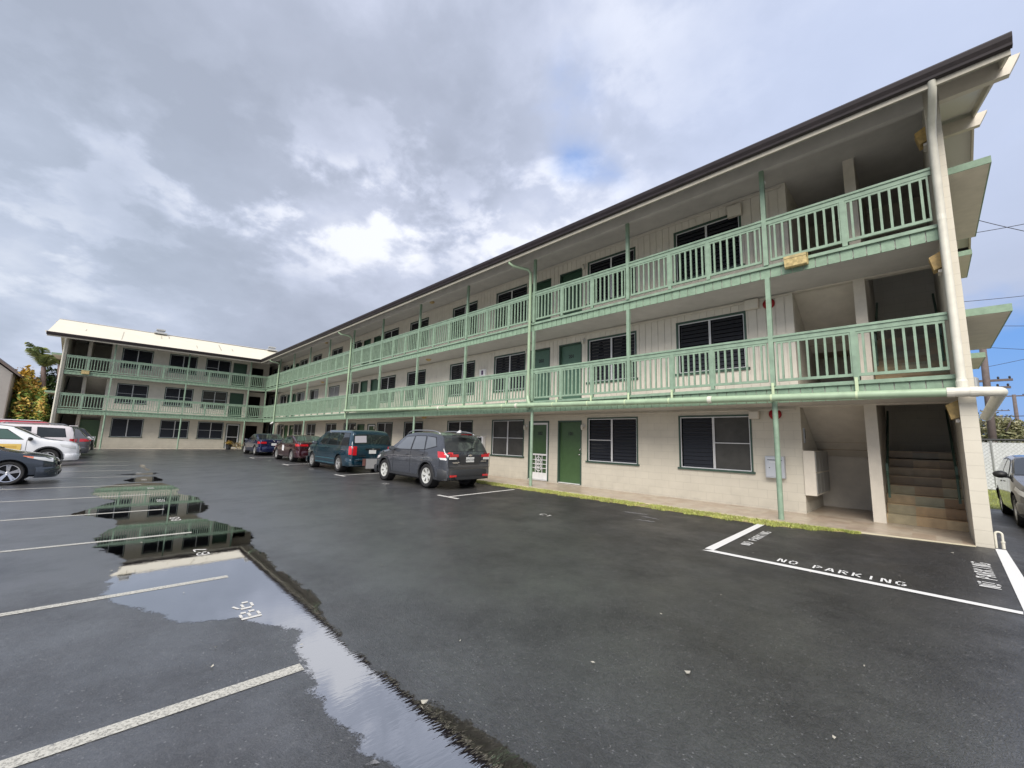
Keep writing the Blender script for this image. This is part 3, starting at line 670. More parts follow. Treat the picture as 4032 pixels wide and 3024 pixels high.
# no-parking box
mb = MB()
gpoly(mb, (-3.12, -3.54), (-.08, -3.52), (-.07, -3.42), (-3.0, -3.43), 8, 1, .006)
gpoly(mb, (-3.12, -3.43), (-2.99, -3.43), (-2.96, -.84), (-3.08, -.84), 1, 8, .006)
gpoly(mb, (-.065, -3.53), (.09, -3.53), (.11, -.03), (.0, -.03), 1, 9, .006)
o = mb.build('painted_box_lines', M_PAINT, fix=False); tag(o, 'white painted outline of the no parking box by the stairs', kind='structure')
STROKES = {   # stencil letters on a 1 x 1.5 field: strokes as (x0,y0,x1,y1)
 'N': [(.1, 0, .1, 1.5), (.32, 1.42, .72, .08), (.92, 0, .92, 1.5)],
 'O': [(.08, .3, .08, 1.2), (.92, .3, .92, 1.2), (.2, .06, .42, .0), (.42, .06, .44, .06), (.18, 1.36, .44, 1.46), (.56, 1.46, .82, 1.36), (.18, .14, .44, .04), (.56, .04, .82, .14)],
 'P': [(.1, 0, .1, 1.5), (.32, 1.42, .75, 1.36), (.90, 1.25, .90, .85), (.32, .68, .75, .74)],
 'A': [(.06, 0, .40, 1.4), (.60, 1.4, .94, 0), (.36, .48, .64, .48)],
 'R': [(.1, 0, .1, 1.5), (.32, 1.42, .75, 1.36), (.90, 1.25, .88, .9), (.32, .74, .72, .76), (.48, .62, .92, .02)],
 'K': [(.1, 0, .1, 1.5), (.34, .82, .90, 1.48), (.34, .66, .92, .02)],
 'I': [(.5, 0, .5, 1.5)],
 'G': [(.08, .3, .08, 1.2), (.18, 1.36, .48, 1.46), (.58, 1.46, .88, 1.30), (.18, .14, .44, .04), (.56, .04, .9, .14), (.92, .18, .92, .62), (.62, .66, .92, .66)],
 'B': [(.12, 0, .12, 1.5), (.3, 1.42, .7, 1.38), (.88, 1.28, .84, .9), (.3, .78, .72, .78), (.92, .66, .92, .22), (.3, .06, .72, .08)],
 'C': [(.08, .3, .08, 1.2), (.18, 1.36, .46, 1.46), (.58, 1.46, .9, 1.26), (.18, .14, .44, .04), (.56, .04, .9, .22)],
 '1': [(.5, 0, .5, 1.5), (.28, 1.22, .42, 1.4)],
 '2': [(.1, 1.2, .3, 1.42), (.42, 1.46, .8, 1.36), (.9, 1.2, .8, .85), (.74, .74, .16, .16), (.1, .05, .9, .05)],
 '3': [(.12, 1.36, .6, 1.46), (.82, 1.34, .8, .88), (.4, .76, .7, .76), (.88, .64, .86, .2), (.12, .12, .66, .04)],
 '4': [(.62, 1.46, .1, .5), (.1, .4, .9, .4), (.68, 0, .68, 1.3)],
 '5': [(.2, 1.44, .88, 1.44), (.16, 1.34, .14, .84), (.26, .84, .66, .84), (.88, .72, .88, .22), (.14, .1, .66, .04)],
 '6': [(.1, .22, .1, 1.05), (.18, 1.18, .62, 1.48), (.26, .8, .68, .8), (.9, .68, .9, .2), (.22, .08, .72, .04)],
 '7': [(.1, 1.42, .9, 1.42), (.86, 1.3, .4, 0)],
 '8': [(.2, 1.42, .74, 1.42), (.14, 1.3, .14, .9), (.86, 1.3, .86, .9), (.24, .77, .76, .77), (.1, .64, .1, .18), (.9, .64, .9, .18), (.22, .05, .78, .05)],
 '9': [(.9, 1.25, .88, .45), (.3, .06, .78, .3), (.3, 1.44, .76, 1.38), (.12, 1.28, .12, .86), (.26, .72, .74, .74)],
}
def gtext(mb, s, org, ex, ey, lw, lh, adv, th=.2, dz=.0075):
    """lettering painted on the ground; org = baseline start, ex/ey unit vectors"""
    ex, ey = V(ex), V(ey); x = 0
    for ch in s:
        if ch != ' ':
            for a, b, c, d in STROKES[ch]:
                p = V((a*lw+x, b/1.5*lh)); q = V((c*lw+x, d/1.5*lh)); e = (q-p)
                if e.length < 1e-4: continue
                e.normalize(); n = V((-e.y*lh, e.x*lw)); n = V((-e.y, e.x))
                t = th*(lw if abs(e.y) > .5 else lh*.72)/2
                pts = [p-n*t, q-n*t, q+n*t, p+n*t]
                w = [V(org)+ex*k.x+ey*k.y for k in pts]
                mb.add([(k.x, k.y, hg(k.x, k.y)+dz) for k in w], ((0, 1, 2, 3),))
        x += adv
mb = MB(); gtext(mb, 'NO PARKING', (-2.20, -3.335), (1, 0), (0, 1), .088, .165, .133, .24)
o = mb.build('painted_words', M_PAINT, fix=False); tag(o, 'white stencilled NO PARKING along the front of the box', kind='structure')
mb = MB(); gtext(mb, 'NO PARKING', (-2.70, -2.74), (.0, 1), (-1, 0), .100, .13, .132, .24)
o = mb.build('painted_words', M_PAINT, fix=False); tag(o, 'white stencilled NO PARKING along the left side of the box', kind='structure')
mb = MB(); gtext(mb, 'NO PARKING', (-.145, -2.66), (0.0, 1), (-1, 0), .100, .17, .140, .24)
o = mb.build('painted_words', M_PAINT, fix=False); tag(o, 'white stencilled NO PARKING along the right side of the box', kind='structure')
# stall lines left
mb = MB()
for x0, x1, y1, w in ((-3.92, -3.90, -8.9, .105), (-6.49, -6.44, -8.89, .095), (-9.40, -9.28, -8.88, .095), (-12.2, -12.1, -9.0, .095), (-15.0, -14.85, -9.05, .095), (-17.8, -17.5, -9.1, .095), (-20.8, -20.5, -9.1, .095), (-23.8, -23.5, -9.1, .095), (-26.9, -26.7, -9.1, .095), (-30.0, -29.5, -8.95, .095)):
    line(mb, (x0-.10, -15.5), (x1, y1), w, .004)
o = mb.build('stall_lines', M_OLD, fix=False); tag(o, 'worn white stall lines on the left side of the lot', kind='structure')
mb = MB()
for x in (-9.74, -16.8, -23.5, -30.1):
    line(mb, (x-.45, -3.40), (x+.45, -3.38), .10); line(mb, (x, -3.33), (x+.12, -1.0), .10)
o = mb.build('stall_lines', M_OLD2, fix=False); tag(o, 'white T-shaped stall marks beside the parked cars on the right', kind='structure')
mb = MB()
for i, x in enumerate((-5.02, -7.62, -10.55, -13.35, -16.25, -19.0, -21.9)):
    gtext(mb, 'B%d' % (6+i) if i < 4 else 'B1', (x, -8.88) if True else 0, (-1, 0), (0, -1), .175 if i else .20, .14 if i else .16, .23 if i else .26, .20, .0045)
o = mb.build('painted_words', M_OLD2, fix=False); tag(o, 'white stencilled stall numbers starting with B on the left', kind='structure')
mb = MB()
for i, x in enumerate((-6.53, -13.45, -20.28, -26.9)):
    gtext(mb, 'C%d' % (1+i), (x, -3.37), (1, 0), (0, 1), .13, .14, .16, .26)
o = mb.build('painted_words', M_OLD2, fix=False); tag(o, 'white stencilled stall numbers starting with C on the right', kind='structure')
# scuffs, chips and a few leaves lying about
mb = MB(); rr_ = random.Random(5)
for i in range(46):
    x, y = -2.5-36*rr_.random()**1.6, -1.2-9*rr_.random(); s = .012+.02*rr_.random(); a = rr_.random()*6.3
    k = [(x+s*math.cos(a+t)*(1 if j % 2 else .45), y+s*math.sin(a+t)*(1 if j % 2 else .45)) for j, t in enumerate((0, 1.6, 3.1, 4.7))]
    mb.add([(p[0], p[1], hg(*p)+.008+.006*rr_.random()) for p in k], ((0, 1, 2, 3),))
for x, y, s in ((-1.95, -6.92, .045), (-1.11, -6.96, .022), (-2.96, -8.48, .05), (-.48, -.92, .035), (-4.3, -9.37, .03), (-1.78, -3.57, .02), (-3.44, -7.83, .02), (-1.07, -5.87, .015), (-4.6, -9.3, .02), (-2.3, -5.2, .014), (-3.9, -6.1, .016)):
    s *= .55
    k = [(x+s*math.cos(t+s*90)*(1 if j % 2 else .5), y+s*math.sin(t+s*90)*(1 if j % 2 else .6)) for j, t in enumerate((0, 1.1, 2.1, 3.1, 4.2, 5.2))]
    mb.add([(p[0], p[1], hg(*p)+.008+.010*(j % 2)) for j, p in enumerate(k)], ((0, 1, 2, 3, 4, 5),))
o = mb.build('litter', mat('pale_litter', (.42, .40, .34), .8), fix=False); tag(o, 'small pale leaves and chips scattered over the asphalt', kind='stuff')
mb = MB()
for x, y, dx, dy in ((-5.5, -1.75, .55, .10), (-5.0, -1.9, .45, -.05), (-4.9, -2.3, .4, .06), (-2.75, -9.0, .01, .01)):
    gpoly(mb, (x, y), (x+dx, y+dy), (x+dx*.9, y+dy+.07), (x+.05, y+.09), 4, 1, .0065)
o = mb.build('scuff_marks', paint_mat('scuff', (.22, .22, .23), .50, 9, .1), fix=False); tag(o, 'pale scuff marks on the asphalt near the grass strip', kind='structure')

# walkway slabs
wk = MB()
def poly_slab(mb, pts, z0, z1): mb.slab([(x, y, z0) for x, y in pts], (0, 0, z1-z0))
poly_slab(wk, [(-.2, -.02), (-1.66, -.20), (-3.15, -.24), (XL+.3, -.24), (XL+.3, 1.40), (-.2, 1.40)], -.12, .008)
poly_slab(wk, [(-.2, 1.401), (-2.67, 1.401), (-2.67, 4.4), (-.2, 4.4)], -.12, .0079)
o = wk.build('walkway', M_TILE); tag(o, 'tiled walkway slab along the long wing', kind='structure')
wk = MB(); wk.box(FL, -12.57, -.55, -1.4, .16, -.1, .006); wk.box(FL, -1.08, 1.35, -4.6, -1.401, -.1, .006)
o = wk.build('walkway', M_CONC); tag(o, 'concrete walkway slab along the short wing', kind='structure')
wk = MB(); poly_slab(wk, [(-.2, -.021), (-1.66, -.201), (-3.15, -.241), (-17, -.241), (-17, -.33), (-3.15, -.33), (-1.66, -.29), (-.2, -.07)], -.12, .010)
o = wk.build('walkway_edge', mat('yellowed_concrete', (.55, .50, .36), .7, noise=.12, nscale=6)); tag(o, 'pale concrete edge of the tiled walkway', kind='structure')

# grass strip
def blades(mb, poly_fn, n, hmin, hmax, rnd):
    for i in range(n):
        p = poly_fn(rnd)
        if p is None: continue
        x, y, z = p; h = hmin+(hmax-hmin)*rnd.random(); a = rnd.random()*6.28; w = .004+.003*rnd.random(); lx, ly = (rnd.random()-.5)*h*1.3, (rnd.random()-.5)*h*1.3
        dx, dy = math.cos(a)*w, math.sin(a)*w
        mb.add([(x-dx, y-dy, z), (x+dx, y+dy, z), (x+dx*.8+lx*.4, y+dy*.8+ly*.4, z+h*.6), (x-dx*.8+lx*.4, y-dy*.8+ly*.4, z+h*.6), (x+lx, y+ly, z+h)], ((0, 1, 2, 3), (3, 2, 4)))
def strip(r):
    x = -1.55-17*r.random()**1.5; f = min(1, (-1.5-x)/1.3)
    if math.sin(x*3.1)+math.sin(x*7.7+1)+math.sin(x*17+2)*.7 > 1.2+r.random(): return None
    yb = -.34 if x < -3.1 else -.30; yf = -.30-.56*f+.05*math.sin(x*9)+.04*math.sin(x*23)
    y = yb+(yf-yb)*r.random(); return (x, y, hg(x, y)-.005)
M_GRASS = leaf_mat('lawn_grass', [(.34, .29, .12), (.25, .30, .07), (.40, .44, .11), (.52, .50, .17)], 3)
mb = MB(); rg = random.Random(9); blades(mb, strip, 23000, .02, .055, rg)
o = mb.build('grass', M_GRASS, fix=False); tag(o, 'narrow strip of yellow-green grass between walkway and asphalt', kind='stuff')
mb = MB()
K = 40
for i in range(K):
    x0, x1 = -1.6-15.5*i/K, -1.6-15.5*(i+1)/K
    f0, f1 = min(1, (-1.5-x0)/1.3), min(1, (-1.5-x1)/1.3)
    g0, g1 = -.31-.52*f0, -.31-.52*f1
    mb.add([(x0, -.29, hg(x0, -.3)+.004), (x1, -.29, hg(x1, -.3)+.004), (x1, g1, hg(x1, g1)+.004), (x0, g0, hg(x0, g0)+.004)], ((0, 1, 2, 3),))
o = mb.build('soil', mat('strip_soil', (.30, .25, .12), .95, noise=.4, nscale=8), fix=False); tag(o, 'mossy soil under the grass strip', kind='structure')
def patch(r): return (-1+9*r.random(), 7.3+8.5*r.random(), -.0)
mb = MB(); blades(mb, patch, 9000, .03, .07, rg)
o = mb.build('grass', M_GRASS, fix=False); tag(o, 'patch of grass between the drive and the white fence', kind='stuff')
o = sheet('lawn', [-6., 14.], [7.21, 16.2], lambda x, y: -.004, mat('lawn_soil', (.16, .18, .045), .95, noise=.35, nscale=3)); tag(o, 'lawn behind the drive', kind='structure')

# puddles: flat water lying in the drain line
def water_mat():
    m = bpy.data.materials.new('puddle_water'); nt, N, L = nodes(m); N.remove(N['Principled BSDF'])
    tr = N.new('ShaderNodeBsdfTransparent'); tr.inputs[0].default_value = (.50, .46, .45, 1)
    gl = N.new('ShaderNodeBsdfGlossy'); gl.inputs['Roughness'].default_value = .012; gl.inputs[0].default_value = (1, 1, 1, 1)
    fr = N.new('ShaderNodeFresnel'); fr.inputs['IOR'].default_value = 2.5
    tc = N.new('ShaderNodeTexCoord'); w = N.new('ShaderNodeTexNoise'); w.inputs['Scale'].default_value = 4; w.inputs['Detail'].default_value = 2; L.new(tc.outputs['Object'], w.inputs['Vector'])
    w.inputs['Scale'].default_value = 3
    mp = N.new('ShaderNodeMapping'); mp.inputs['Rotation'].default_value = (0, 0, .75); mp.inputs['Scale'].default_value = (38, 9, 1); L.new(tc.outputs['Object'], mp.inputs[0])
    w2 = N.new('ShaderNodeTexNoise'); w2.inputs['Scale'].default_value = 1; w2.inputs['Detail'].default_value = 2; L.new(mp.outputs[0], w2.inputs['Vector'])
    sx = N.new('ShaderNodeSeparateXYZ'); L.new(tc.outputs['Object'], sx.inputs[0]); nr = N.new('ShaderNodeMapRange'); nr.inputs['From Min'].default_value = -6.5; nr.inputs['From Max'].default_value = -2.5; nr.inputs['To Min'].default_value = .015; nr.inputs['To Max'].default_value = .11; L.new(sx.outputs['X'], nr.inputs['Value'])
    b0 = N.new('ShaderNodeBump'); b0.inputs['Distance'].default_value = .004; L.new(w2.outputs['Fac'], b0.inputs['Height']); L.new(nr.outputs['Result'], b0.inputs['Strength'])
    bp = N.new('ShaderNodeBump'); bp.inputs['Strength'].default_value = .03; bp.inputs['Distance'].default_value = .01; L.new(w.outputs['Fac'], bp.inputs['Height']); L.new(b0.outputs[0], bp.inputs['Normal']); L.new(bp.outputs[0], gl.inputs['Normal'])
    ff = N.new('ShaderNodeMath'); ff.operation = 'MULTIPLY_ADD'; ff.use_clamp = True; L.new(fr.outputs[0], ff.inputs[0]); ff.inputs[1].default_value = 1.05; ff.inputs[2].default_value = .28
    a = N.new('ShaderNodeMixShader'); L.new(ff.outputs[0], a.inputs[0]); L.new(tr.outputs[0], a.inputs[1]); L.new(gl.outputs[0], a.inputs[2])
    at = N.new('ShaderNodeAttribute'); at.attribute_name = 'shore'
    n = N.new('ShaderNodeTexNoise'); n.inputs['Scale'].default_value = 55; n.inputs['Detail'].default_value = 3; L.new(tc.outputs['Object'], n.inputs['Vector'])
    n2 = N.new('ShaderNodeTexNoise'); n2.inputs['Scale'].default_value = 6; n2.inputs['Detail'].default_value = 3; L.new(tc.outputs['Object'], n2.inputs['Vector'])
    def mth(op, x, y):
        q = N.new('ShaderNodeMath'); q.operation = op
        for i, k in enumerate((x, y)):
            if isinstance(k, (int, float)): q.inputs[i].default_value = k
            else: L.new(k, q.inputs[i])
        return q.outputs[0]
    v = mth('ADD', at.outputs['Fac'], mth('ADD', mth('MULTIPLY', mth('SUBTRACT', n.outputs['Fac'], .5), .12), mth('MULTIPLY', mth('SUBTRACT', n2.outputs['Fac'], .5), .22)))
    r = N.new('ShaderNodeMapRange'); r.inputs['From Min'].default_value = -.012; r.inputs['From Max'].default_value = .022; L.new(v, r.inputs['Value'])
    t2 = N.new('ShaderNodeBsdfTransparent'); e = N.new('ShaderNodeMixShader'); L.new(r.outputs['Result'], e.inputs[0]); L.new(t2.outputs[0], e.inputs[1]); L.new(a.outputs[0], e.inputs[2]); L.new(e.outputs[0], N['Material Output'].inputs[0])
    return m
M_WATER = water_mat()
PUD = [[-16.98, -10.09], [-18.03, -9.59], [-18.18, -9.04], [-17.77, -8.58], [-16.79, -8.4], [-15.72, -8.38], [-14.75, -8.51], [-13.82, -8.21], [-12.9, -8.22], [-11.81, -8.25], [-11.3, -8.41], [-11.16, -8.58], [-10.68, -8.59], [-10.13, -8.44], [-9.34, -8.22], [-8.95, -8.15], [-8.47, -8.18], [-7.8, -8.35], [-7.07, -8.33], [-6.36, -8.4], [-5.82, -8.36], [-5.35, -8.34], [-4.98, -8.36], [-4.7, -8.44], [-4.11, -8.53], [-3.62, -8.51], [-3.35, -8.5], [-3.14, -8.49], [-2.83, -8.44], [-2.61, -8.35], [-2.43, -8.35], [-1.9, -8.36], [-1.2, -8.5], [-1.2, -9.0], [-2.0, -8.95], [-2.61, -8.90], [-2.83, -8.92], [-3.06, -8.94], [-3.5, -8.94], [-3.94, -8.88], [-4.13, -8.88], [-4.36, -8.78], [-4.56, -8.75], [-5.1, -9.08], [-5.23, -9.32], [-5.27, -9.49], [-5.6, -9.54], [-6.38, -9.91], [-7.08, -9.89], [-7.76, -9.76], [-8.11, -9.73], [-8.88, -9.99], [-9.46, -10.02], [-10.08, -9.93], [-10.59, -9.73], [-11.21, -9.76], [-12.11, -10.2], [-12.27, -10.42], [-12.68, -10.21], [-13.44, -9.94], [-14.0, -9.69], [-14.77, -9.97], [-15.66, -10.14], [-16.5, -10.08]]
SP1 = [[-19.05, -9.48], [-19.79, -9.23], [-20.39, -8.92], [-20.22, -8.59], [-19.04, -8.47], [-18.40, -8.54], [-18.35, -8.82], [-18.45, -9.29]]
SP2 = [[-21.76, -9.66], [-21.77, -9.01], [-22.16, -8.47], [-21.74, -8.36], [-21.07, -8.63], [-21.35, -9.27]]
SP3 = [[-26.6, -8.72], [-27.4, -8.60], [-26.4, -8.50], [-25.2, -8.60], [-24.0, -8.54], [-22.9, -8.60], [-23.3, -8.70], [-24.6, -8.66], [-25.6, -8.76]]
def sdf(p, poly):
    d = 1e9; ins = False; n = len(poly); x, y = p
    for i in range(n):
        ax, ay = poly[i]; bx, by = poly[(i+1) % n]; ex, ey = bx-ax, by-ay
        t = max(0, min(1, ((x-ax)*ex+(y-ay)*ey)/(ex*ex+ey*ey+1e-12))); dx, dy = x-ax-t*ex, y-ay-t*ey; d = min(d, dx*dx+dy*dy)
        if (ay > y) != (by > y) and x < (bx-ax)*(y-ay)/(by-ay)+ax: ins = not ins
    return math.sqrt(d)*(1 if ins else -1)
def puddle(poly, label, cell=.06):
    x0, x1 = min(p[0] for p in poly)-.15, max(p[0] for p in poly)+.15; y0, y1 = min(p[1] for p in poly)-.15, max(p[1] for p in poly)+.12
    nx, ny = int((x1-x0)/cell)+1, int((y1-y0)/cell)+1; idx = {}; mb = MB(); sd = []
    S = [[sdf((x0+i*cell, y0+j*cell), poly) for i in range(nx+1)] for j in range(ny+1)]
    def vid(i, j):
        if (i, j) not in idx: idx[(i, j)] = len(mb.v); mb.v.append((x0+i*cell, y0+j*cell, -.1985)); sd.append(S[j][i])
        return idx[(i, j)]
    for j in range(ny):
        for i in range(nx):
            if max(S[j][i], S[j][i+1], S[j+1][i], S[j+1][i+1]) > -.14: mb.f.append((vid(i, j), vid(i+1, j), vid(i+1, j+1), vid(i, j+1)))
    o = mb.build('puddle', M_WATER, fix=False); a = o.data.attributes.new('shore', 'FLOAT', 'POINT')
    a.data.foreach_set('value', sd); tag(o, label, kind='structure'); return o
puddle(PUD, 'long still puddle mirroring the short wing and the sky')
puddle(SP1, 'small puddle beyond the long puddle'); puddle(SP2, 'thin dark sliver of standing water'); puddle(SP3, 'far shallow puddle with rippled edges', .08)

# ------------------------------------------------------------------ things fixed to or standing by the walls
def bx(mb, x0, x1, y0, y1, z0, z1): mb.box(FW, x0, x1, y0, y1, z0, z1)
WY = 1.40
t = empty('drop_box', (-3.21, WY, 1.01), label='pale grey metal rent drop box on the block wall left of the stairs', cat='drop box')
def ch(mb, name, m, root, **k):
    L0 = root.location.copy(); mb.v = [tuple(V(p)-L0) for p in mb.v]; return mb.build(name, m, root, **k)
m_ = MB(); bx(m_, -3.41, -3.02, WY-.15, WY-.002, .76, 1.265); ch(m_, 'box_body', M_BOXG, t, bevel=.006)
m_ = MB(); bx(m_, -3.385, -3.10, WY-.158, WY-.15, .79, 1.235); D_ = ch(m_, 'box_door', mat('pale_grey_door', (.48, .51, .56), .4), t)
m_ = MB(); bx(m_, -3.36, -3.06, WY-.163, WY-.158, 1.17, 1.185); m_.box(FW, -3.33, -3.31, WY-.163, WY-.158, .985, 1.005); ch(m_, 'slot', M_BLACK, t)
m_ = MB(); bx(m_, -3.32, -3.18, WY-.162, WY-.1585, 1.125, 1.135); ch(m_, 'label_strip', M_WHITE, t)
t = empty('mailbox_cluster', (-2.56, 2.3, .92), label='cream cluster of eight letterboxes on the side wall under the stairs', cat='mailboxes')
m_ = MB(); bx(m_, -2.668, -2.45, 1.37, 3.05, .42, 1.42); ch(m_, 'cabinet', M_CREAM, t, bevel=.004)
for r in range(2):
    for c in range(4):
        m_ = MB(); y = 1.41+c*.41; z = .46+r*.49; bx(m_, -2.449, -2.435, y, y+.38, z, z+.45); d_ = ch(m_, 'mailbox_door', mat('aged_aluminium', (.36, .36, .34), .4, metal=.5), t)
t = empty('intercom', (-2.66, 1.62, 1.75), label='slim grey call panel on the side wall above the mailboxes', cat='intercom')
m_ = MB(); bx(m_, -2.668, -2.64, 1.58, 1.66, 1.60, 1.95); ch(m_, 'panel', M_STEEL, t)
m_ = MB(); bx(m_, -2.6399, -2.635, 1.595, 1.645, 1.70, 1.92); ch(m_, 'speaker_grille', M_BLACK, t)
for z, w in ((2.27, 'ground floor'), (5.04, 'second floor')):
    t = empty('alarm_bell', (-3.17, WY, z), label='round red fire alarm bell on the %s wall behind the last post' % w, cat='alarm bell')
    m_ = MB(); m_.lathe((-3.17, WY-.012, z), (0, -1, 0), [(0, .131), (.02, .135), (.05, .12), (.075, .07), (.085, .001)], 24); ch(m_, 'bell_gong', M_RED, t, smooth=True)
    m_ = MB(); m_.lathe((-3.17, WY-.097, z), (0, -1, 0), [(-.01, .03), (.006, .03), (.012, .001)], 12); bx(m_, -3.21, -3.13, WY-.012, WY-.001, z-.04, z+.04); ch(m_, 'bell_hub', M_RED, t)
for x0, x1, z0, z1, w in ((-3.70, -3.38, 4.96, 5.215, 'second floor'), (-3.72, -3.50, 2.16, 2.35, 'ground floor'), (-4.0, -3.66, 7.62, 7.93, 'third floor')):
    t = empty('junction_box', ((x0+x1)/2, WY, z0), label='square cream electrical box under the %s ceiling near the stairs' % w, cat='junction box')
    m_ = MB(); bx(m_, x0, x1, WY-.13, WY-.034, z0, z1-.0); ch(m_, 'box', M_CREAM, t, bevel=.004)
    m_ = MB(); bx(m_, x0+.02, x1-.02, WY-.136, WY-.1305, z0+.02, z1-.02); ch(m_, 'cover', M_SIDE, t)
t = empty('security_camera', (-3.05, .9, 8.0), label='white security camera under the third floor ceiling near the last post', cat='camera')
m_ = MB(); m_.tube([(-3.05, .9, 8.13), (-3.05, .9, 8.02)], .03, 10); m_.tube([(-3.05, .95, 8.0), (-2.99, .68, 7.9)], [.045, .055], 12); ch(m_, 'camera_body', M_WHITE, t, smooth=False)
# wall pack lights
def wall_pack(F, u, v, z, label, rot=False):
    t = empty('flood_light', F(u, v, z), label=label, cat='flood light')
    m_ = MB(); m_.box(F, u-.21, u+.21, v, v+.03, z-.13, z+.14); m_.prism(F, [(v+.0301, z+.13), (v+.16, z+.10), (v+.17, z+.04), (v+.0301, z+.03)], u-.20, u+.20); ch(m_, 'housing', mat('weathered_housing', (.34, .27, .12), .5, noise=.35, nscale=10), t)
    m_ = MB(); m_.prism(F, [(v+.031, z+.029), (v+.165, z+.035), (v+.12, z-.12), (v+.031, z-.125)], u-.195, u+.195); ch(m_, 'lens', mat('aged_lens', (.66, .52, .25), .3, noise=.4, nscale=12), t)
wall_pack(FM, -2.30, .03, 5.42, 'yellowed flood light on the third floor fascia right of the last post')
wall_pack(FL, -11.5, .03, 5.42, 'yellowed flood light on the fascia of the short wing')
FE = Fr((-.2, 0, 0), (0, 1, 0), (-1, 0, 0))
for z, w in ((2.12, 'ground floor'), (4.80, 'second floor'), (7.28, 'third floor')):
    t = empty('stair_light', FE(.36, 0, z), label='boxy amber light on the end wall above the %s stairs' % w, cat='stair light')
    m_ = MB(); m_.prism(Fr(FE.o, FE.u, FE.v), [(.001, z-.05), (.10, z-.09), (.15, z+.16), (.001, z+.24)], .16, .40); ch(m_, 'lamp_cover', M_YEL, t)
    m_ = MB(); m_.box(FE, .17, .39, .002, .05, z-.14, z-.09); ch(m_, 'base_plate', M_CREAM, t)
def ceiling_light(x, y, z, label):
    t = empty('ceiling_light', (x, y, z), label=label, cat='ceiling light')
    m_ = MB(); m_.lathe((x, y, z), (0, 0, -1), [(0, .14), (.02, .14), (.03, .12)], 18); ch(m_, 'base', M_YEL, t)
    m_ = MB(); m_.lathe((x, y, z), (0, 0, -1), [(.03, .12), (.07, .10), (.09, .06), (.095, .001)], 18); ch(m_, 'shade', mat('amber_shade', (.50, .36, .16), .35, noise=.2), t, smooth=True)
for x, z, w in ((-17.4, 8.13, 'third floor ceiling above the middle windows'), (-17.4, 5.24, 'second floor ceiling above the middle windows'), (-31.0, 8.13, 'third floor ceiling near the inner corner'), (-31.0, 5.24, 'second floor ceiling near the inner corner'), (-17.5, 2.45, 'ground floor ceiling behind the grey SUV')):
    ceiling_light(x, .7, z-.001, 'amber round light on the '+w)
def fire_box(x0, x1, z0, z1, label):
    t = empty('extinguisher_cabinet', ((x0+x1)/2, WY, z0), label=label, cat='fire cabinet')
    m_ = MB(); bx(m_, x0, x1, WY-.16, WY-.012, z0, z1); ch(m_, 'cabinet', M_WHITE, t, bevel=.004)
    m_ = MB(); bx(m_, x0+.05, x1-.10, WY-.164, WY-.1605, z0+.05, z1-.05); ch(m_, 'window', M_GLASS, t)
    m_ = MB(); xm = (x0+x1)/2-.025; m_.tube([(xm, WY-.170, z0+.07), (xm, WY-.170, z1-.18)], .0055*9, 10); h = z1-z0
    m_.v = [(a, WY-.166-(.004 if b < WY-.17 else 0), c) for a, b, c in m_.v]; ch(m_, 'extinguisher', mat('extinguisher_red', (.55, .02, .02), .3), t)
fire_box(-14.17, -13.76, 1.06, 1.59, 'white fire extinguisher cabinet on the ground floor wall beside the grey SUV')
t = empty('alarm_control_box', (-14.05, WY, 4.2), label='small white panel with a dark window on the second floor wall', cat='alarm panel')
m_ = MB(); bx(m_, -14.25, -13.85, WY-.10, WY-.012, 4.19, 4.48); ch(m_, 'panel', M_WHITE, t); m_ = MB(); bx(m_, -14.12, -14.0, WY-.104, WY-.1005, 4.24, 4.43); ch(m_, 'window', mat('violet_glass', (.06, .02, .08), .2), t)
# small pipe hoop at the foot of the end wall
t = empty('pipe_hoop', (.07, .12, 0), label='short cream pipe hoop at the foot of the end wall', cat='pipe')
m_ = MB(); m_.tube([(.025, .12, -.01), (.025, .12, .20)]+arc((.062, .12, .21), (-1, 0, 0), (0, 0, 1), .037, 0, math.pi, 8)+[(.099, .12, .09)], .015, 10); m_.lathe((.099, .12, -.01), (0, 0, 1), [(0, .02), (.09, .02), (.10, .025), (.12, .025), (.12, .015)], 12)
ch(m_, 'hoop', M_PIPEC, t, smooth=False)

# potted croton and dry plants at the short wing's corner door
def leaf_clump(mb, c, rx, rz, n, ln, wd, rnd, up=.4):
    for i in range(n):
        a = rnd.random()*6.283; e = (rnd.random()*1.3-.15)*up*2; d = V((math.cos(a)*math.cos(e), math.sin(a)*math.cos(e), math.sin(e)))
        s = c+V((d.x*rx, d.y*rx, d.z*rz))*(.15+.5*rnd.random()); p = d.cross(V((0, 0, 1))).normalized()*wd; l = ln*(.6+.7*rnd.random())
        q = s+d*l*.5+V((0, 0, .03)); r_ = s+d*l+V((0, 0, -.25*l))
        mb.add([s, q-p, r_, q+p], ((0, 1, 2, 3),))
M_CROT = leaf_mat('croton_leaves', [(.05, .07, .02), (.20, .10, .025), (.42, .30, .05), (.30, .22, .05)], 4)
pc = FL(-2.38, .35, 0)
t = empty('potted_plant', pc, label='croton with yellow-red leaves in a black pot by the glass door', cat='potted plant')
m_ = MB(); m_.lathe(pc, (0, 0, 1), [(0.005, .001), (.005, .17), (.36, .23), (.40, .24), (.40, .21), (.35, .20), (.34, .001)], 20); ch(m_, 'pot', M_BLKPL, t, smooth=False)
m_ = MB(); rp_ = random.Random(2); leaf_clump(m_, pc+V((0, 0, .48)), .38, .22, 240, .20, .028, rp_, .55); ch(m_, 'leaves', M_CROT, t, fix=False)
pc = V((-42.2, -1.75, 0)); t = empty('dry_plant', pc, label='heap of dry pale plant stalks beside the corner post', cat='plant')
